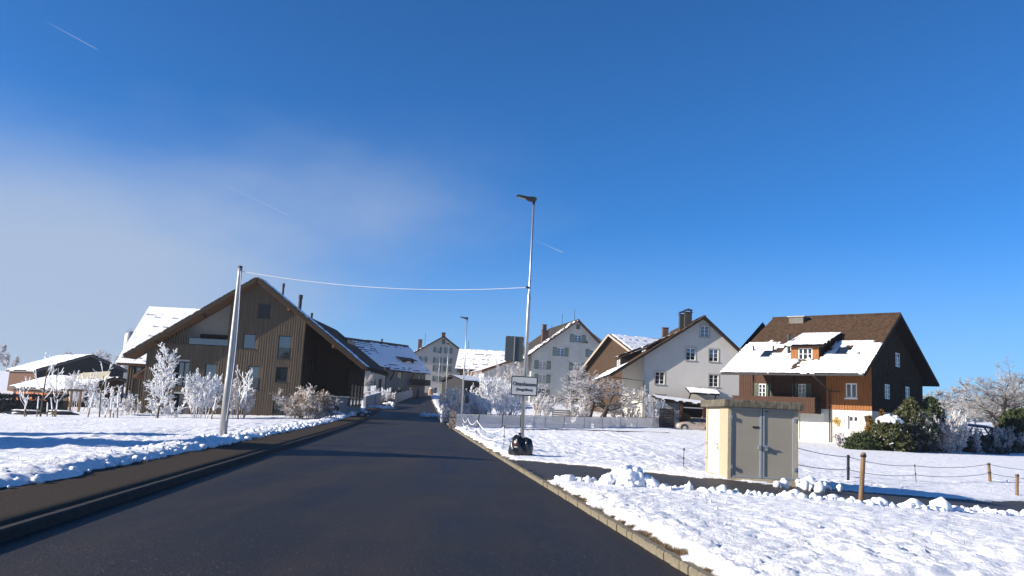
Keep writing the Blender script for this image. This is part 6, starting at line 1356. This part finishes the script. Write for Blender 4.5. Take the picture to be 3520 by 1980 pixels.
# far left: woodland edge in the fog, dark clipped hedge, tarpaulin piles
for i, (x, yt, D, l_) in enumerate(((650, 575, 210, 'thin distant tree with a dark clump above the barn'), (720, 610, 220, 'small distant tree right of the thin one, above the barn'), (985, 570, 200, 'distant bare tree above the barn ridge'), (1060, 600, 205, 'distant bare tree right of the barn ridge'), (870, 600, 230, 'faint distant tree behind the barn ridge'), (1160, 640, 190, 'distant frosted tree left of the silo'), (60, 600, 180, 'foggy tree at the left edge of the picture'), (140, 640, 190, 'second foggy tree from the left edge'), (-20, 520, 175, 'tall foggy tree cut by the left edge'))):
    tree('distant_tree', l_, spot(K1, x, 800, D), height(K1, x, yt, D), FARW, 120 + i, FROSTG, FROSTG, 1, 'distant trees at left', r0=.14)
def hedge(name, label, a, b, h, w, m, fm, seed, group=None):
    t_ = thing(name, label, 'hedge', a, 0, group); v = b - a; rs_ = np.random.RandomState(seed); n = int(v.length * 700)
    MB().prism([(0, -w * .4, -.2), (v.x, v.y - w * .4, v.z - .2), (v.x, v.y + w * .4, v.z - .2), (0, w * .4, -.2)], (0, 0, h * .9)).build('heart', BARK, t_)
    def fn(n_):
        f = rs_.uniform(0, 1, n_); side = rs_.uniform(0, 1, n_); y = np.where(side < .6, -w / 2, rs_.uniform(-w / 2, w / 2, n_)); z_ = np.where(side < .6, rs_.uniform(0, h, n_), h); lum = .12 * perlin(f * v.length * 1.5, z_ * 2, seed)
        return np.stack([f * v.x, f * v.y + y - lum, f * v.z + z_ + lum], 1)
    V = needles(None, rs_, n, fn, .17, .2); mesh_np('foliage', V, np.arange(len(V)).reshape(-1, 4), m, t_, kind='stuff')
    V = needles(None, rs_, n // 3, fn, .14, .4); mesh_np('frosted_tips', V, np.arange(len(V)).reshape(-1, 4), fm, t_, kind='stuff'); return t_
hedge('clipped_hedge', 'dark clipped hedge along the farmyard at far left', spot(K1, -60, 1245, 66), spot(K1, 640, 1245, 66.5), height(K1, 200, 1045, 66), 1.0, mat('dark_hedge_leaves', (.018, .022, .024), .85, .4, 2, col2=(.06, .065, .07)), MATS['dark_hedge_leaves'], 3)
hedge('frosted_hedge', 'blue-white frosted hedge between second lamp and big bush', spot(K4, 45, 1060, 71), spot(K4, 420, 1010, 90), 1.45, 1.2, FROSTG, FROST, 4)
for l_, x, w_ in (('dark tarpaulin pile with snow under the far-left tree', 260, 1.7), ('snow-topped woodpile beside the low sapling', 600, 1.4)):
    p = spot(K1, x, 1262, 63); t_ = thing('covered_pile', l_, 'pile', p); V, F_ = blob(int(x), w_, .6, .30, .12, 4); MB().add([(a, b, c + .12) for a, b, c in V], F_).build('tarpaulin', BLACK, t_, smooth=True)
    V, F_ = blob(int(x) + 1, w_ * .6, .3, .07, .25, 5); MB().add([(a, b, c + .42) for a, b, c in V], F_).build('snow_top', SNOW, t_, smooth=True)
# pergola posts and pale awning of the farmyard
pg = thing('pergola', 'rough wooden pergola between the low shed and slatted house', 'pergola', (0, 0, 0))
for x in (650, 690, 780, 1090): a = spot(K1, x, 1205, 70); MB().box(a.x - .07, a.x + .07, a.y - .07, a.y + .07, a.z - .1, at(*K1(x, 980), 70).z).build('post', POST, pg)
a = at(*K1(640, 985), 70); b = at(*K1(1230, 1010), 70); MB().beam(a, b, .16, .2).build('beam', BARK, pg)
aw = at(*K1(640, 880), 80); aw2 = at(*K1(1080, 872), 80); ax = thing('awning', 'pale rolled-out awning below the barn gable', 'awning', aw); v = aw2 - aw
MB().prism([(0, 0, 0), (v.x, 0, v.z), (v.x - .6, 1.5, v.z + .7), (1.0, 1.5, .7)], (0, 0, .05)).build('cloth', mat('cream_awning', (.50, .46, .34), .8, .05, 3), ax); MB().box(.1, .2, .05, .15, -2.2, 0).box(v.x - .3, v.x - .2, .05, .15, -2.2, v.z).build('legs', STEELM, ax)

# ------------------------------------------------------------------ small things where the road bends
a = at(*K3(748, 1095), 118); b = at(*K3(920, 1075), 150)
gwl = thing('garden_wall', 'pale concrete block wall curving at the road bend', 'wall', (0, 0, 0))
pts = [line_hit(a, b, *K3(px, 1070)) for px in (748, 780, 815, 850, 885, 920)]
for q, r_ in zip(pts[:-1], pts[1:]):
    zb = gz(q.x, q.y); z1 = at(*K3(0, 0), 1).z; MB().prism([(q.x, q.y, zb), (r_.x - .03, r_.y, zb), (r_.x - .03, r_.y + .25, zb), (q.x, q.y + .25, zb)], (0, 0, 1.5)).build('block', mat('pale_concrete', (.46, .43, .39), .9, .15, 2), gwl)
p = at(*K3(1100, 1062), 165); ct = thing('stone_trough', 'round brown stone well at the end of the road', 'well', (p.x, 165, gz(p.x, 165)))
MB().lathe([(.50, -.3), (.55, .5), (.5, 1.1), (.35, 1.35), (.1, 1.42)], 16).build('body', mat('brown_stone', (.30, .21, .15), .9, .3, 2), ct); MB().lathe([(.42, 1.28), (.3, 1.42), (.06, 1.5)], 12, (0, 0, .03)).build('snow_top', SNOW, ct)
p = spot(K3, 541, 1210, 92); mk = thing('snow_marker', 'thin red snow marker stake beside the left pavement', 'marker', p); MB().tube([(0, 0, -.1), (0, 0, 1.7)], .03, 6).build('rod', mat('marker_red', (.55, .09, .05), .6, .1, 3), mk); MB().tube([(0, 0, 1.705), (0, 0, 1.85)], .032, 6).build('tip', WHITEP, mk)
p = spot(K3, 460, 1150, 100); pl_ = thing('gate_pillar', 'small pale pillar beside the timber house garden', 'pillar', p); MB().box(-.25, .25, -.25, .25, -.3, 1.9).build('shaft', mat('pale_concrete', (.46, .43, .39)), pl_); MB().box(-.3, .3, -.3, .3, 1.901, 2.0).build('cap', SNOW, pl_)
gw2 = thing('low_wall', 'dark low garden wall with snowy cap beside the timber house', 'wall', (0, 0, 0)); a = spot(K3, 440, 1165, 97); b = spot(K3, 590, 1150, 108)
MB().beam(a + Vector((0, 0, .6)), b + Vector((0, 0, .9)), .3, 1.6).build('wall_body', PLASC, gw2); MB().beam(a + Vector((0, 0, 1.45)), b + Vector((0, 0, 1.75)), .34, .08).build('snow_top', SNOW, gw2)
rl = thing('white_railing', 'white baluster railing before the cream row house', 'railing', (0, 0, 0)); a = spot(K3, 350, 1085, 120); b = spot(K3, 540, 1075, 133)
for k in range(22): c = a.lerp(b, k / 21); MB().box(c.x - .05, c.x + .05, c.y, c.y + .06, c.z + .9, c.z + 2.0).build('baluster', WHITEP, rl)
MB().beam(a + Vector((0, 0, 2.03)), b + Vector((0, 0, 2.03)), .1, .06).build('handrail', WHITEP, rl); MB().beam(a + Vector((0, .1, .4)), b + Vector((0, .1, .4)), .25, 1.1).build('base_wall', PLASW, rl)
for l_, x0, x1, y0_, y1_, D in (('pale square notice board on the left bend lamp', 903, 932, 918, 962, 177), ('pale square notice board right of the road end', 1132, 1168, 965, 1018, 160)):
    a = at(*K3(x0, y1_), D); b = at(*K3(x1, y0_), D); nb_ = thing('notice_board', l_, 'sign', (a.x, D - .3, a.z), 0, 'pale boards at the bend'); MB().box(0, b.x - a.x, 0, .06, 0, b.z - a.z).build('panel', mat('pale_board', (.42, .43, .38), .7, .05, 3), nb_); MB().tube([((b.x - a.x) / 2, .1, gz(a.x, D) - a.z), ((b.x - a.x) / 2, .1, .3)], .05, 6).build('post', STEEL, nb_)
# snow ridges beside the far pavement
rs_ = np.random.RandomState(31); it = []
for (px, py, D, n, s) in ((230, 1282, 76, 26, .9), (590, 1165, 100, 30, .6), (400, 1262, 84, 14, .6), (1135, 1215, 84, 26, .5), (690, 1125, 112, 14, .5)):
    c = spot(K3, px, py, D)
    for k in range(n): it.append((c.x + rs_.normal() * s, c.y + rs_.normal() * s * 2.2, c.z + .05 + abs(rs_.normal()) * .1, rs_.uniform(.1, .28)))
V, F_ = clods(it, 32); o = mesh_np('snow_remnants', V, F_, SNOW, smooth=True); o['kind'] = 'stuff'; o['label'] = 'snow remnants beside the far pavement'
# two tall spruces beyond the left edge of the picture: their shadows reach across the field and the road
for l_, x, y, H, rd, sd in (('tall broad spruce left of the picture, its shadow crossing the road', -25.4, 19.8, 9.9, 4.2, 1), ('smaller spruce farther left, its shadow on the left field', -31, 25.5, 8.4, 2.6, 2)):
    conifer('spruce', l_, (x, y, gz(x, y)), H + .0, rd, 'cone', 200 + sd, NEED, 16000, .5, -.1, 'spruces beyond the left edge')
# dark line across the paddock, a thin tube lying on the snow
rp_ = [ground_at(*K4(px, py)) for px, py in ((700, 1168), (900, 1166), (1100, 1167), (1300, 1172), (1500, 1180), (1700, 1186), (1930, 1192))]
o = MB().tube([(q.x, q.y, q.z + .10) for q in rp_], .075, 6).build('field_line', mat('dark_line', (.03, .026, .022), .9, .3, 5)); struct(o)
# contrails high over the village
CT = bpy.data.materials.new('contrail_ice'); CT.use_nodes = True; t = CT.node_tree; b = t.nodes['Principled BSDF']; b.inputs['Base Color'].default_value = (.9, .9, .9, 1); b.inputs['Roughness'].default_value = 1
co = t.nodes.new('ShaderNodeTexCoord'); sx_ = t.nodes.new('ShaderNodeSeparateXYZ'); t.links.new(co.outputs['Generated'], sx_.inputs[0]); al = mapr(t, sx_.outputs['X'], 0, 1, .02, .24); t.links.new(al, b.inputs['Alpha'])
for l_, p0, p1, w_ in (('bright short contrail high at upper left', (160, 75), (333, 169), 4.5), ('faint contrail over the timber house', (770, 635), (992, 740), 3), ('faint contrail right of the lamp pole', (1935, 868), (1808, 812), 3)):
    a = at(*p0, 9000); b_ = at(*p1, 9000); n = 10; pts = [a.lerp(b_, k / n) for k in range(n + 1)]
    tag(MB().tube(pts, [w_ * (1.6 - .9 * k / n) for k in range(n + 1)], 6).build('contrail', CT), l_, 'contrail', 'contrails in the sky')

# ------------------------------------------------------------------ winter haze over the fields
hz = MB().box(-3300, 3300, -3300, 3300, -2.9, 25).build('haze', None); hz['kind'] = 'stuff'; hz['label'] = 'thin winter haze'
HM = bpy.data.materials.new('winter_haze'); HM.use_nodes = True; t = HM.node_tree; t.nodes.remove(t.nodes['Principled BSDF']); pv = t.nodes.new('ShaderNodeVolumePrincipled')
pv.inputs['Color'].default_value = (.86, .92, 1, 1); pv.inputs['Density'].default_value = 0.00022; pv.inputs['Anisotropy'].default_value = 0.3
t.links.new(pv.outputs[0], t.nodes['Material Output'].inputs['Volume']); hz.data.materials.append(HM)
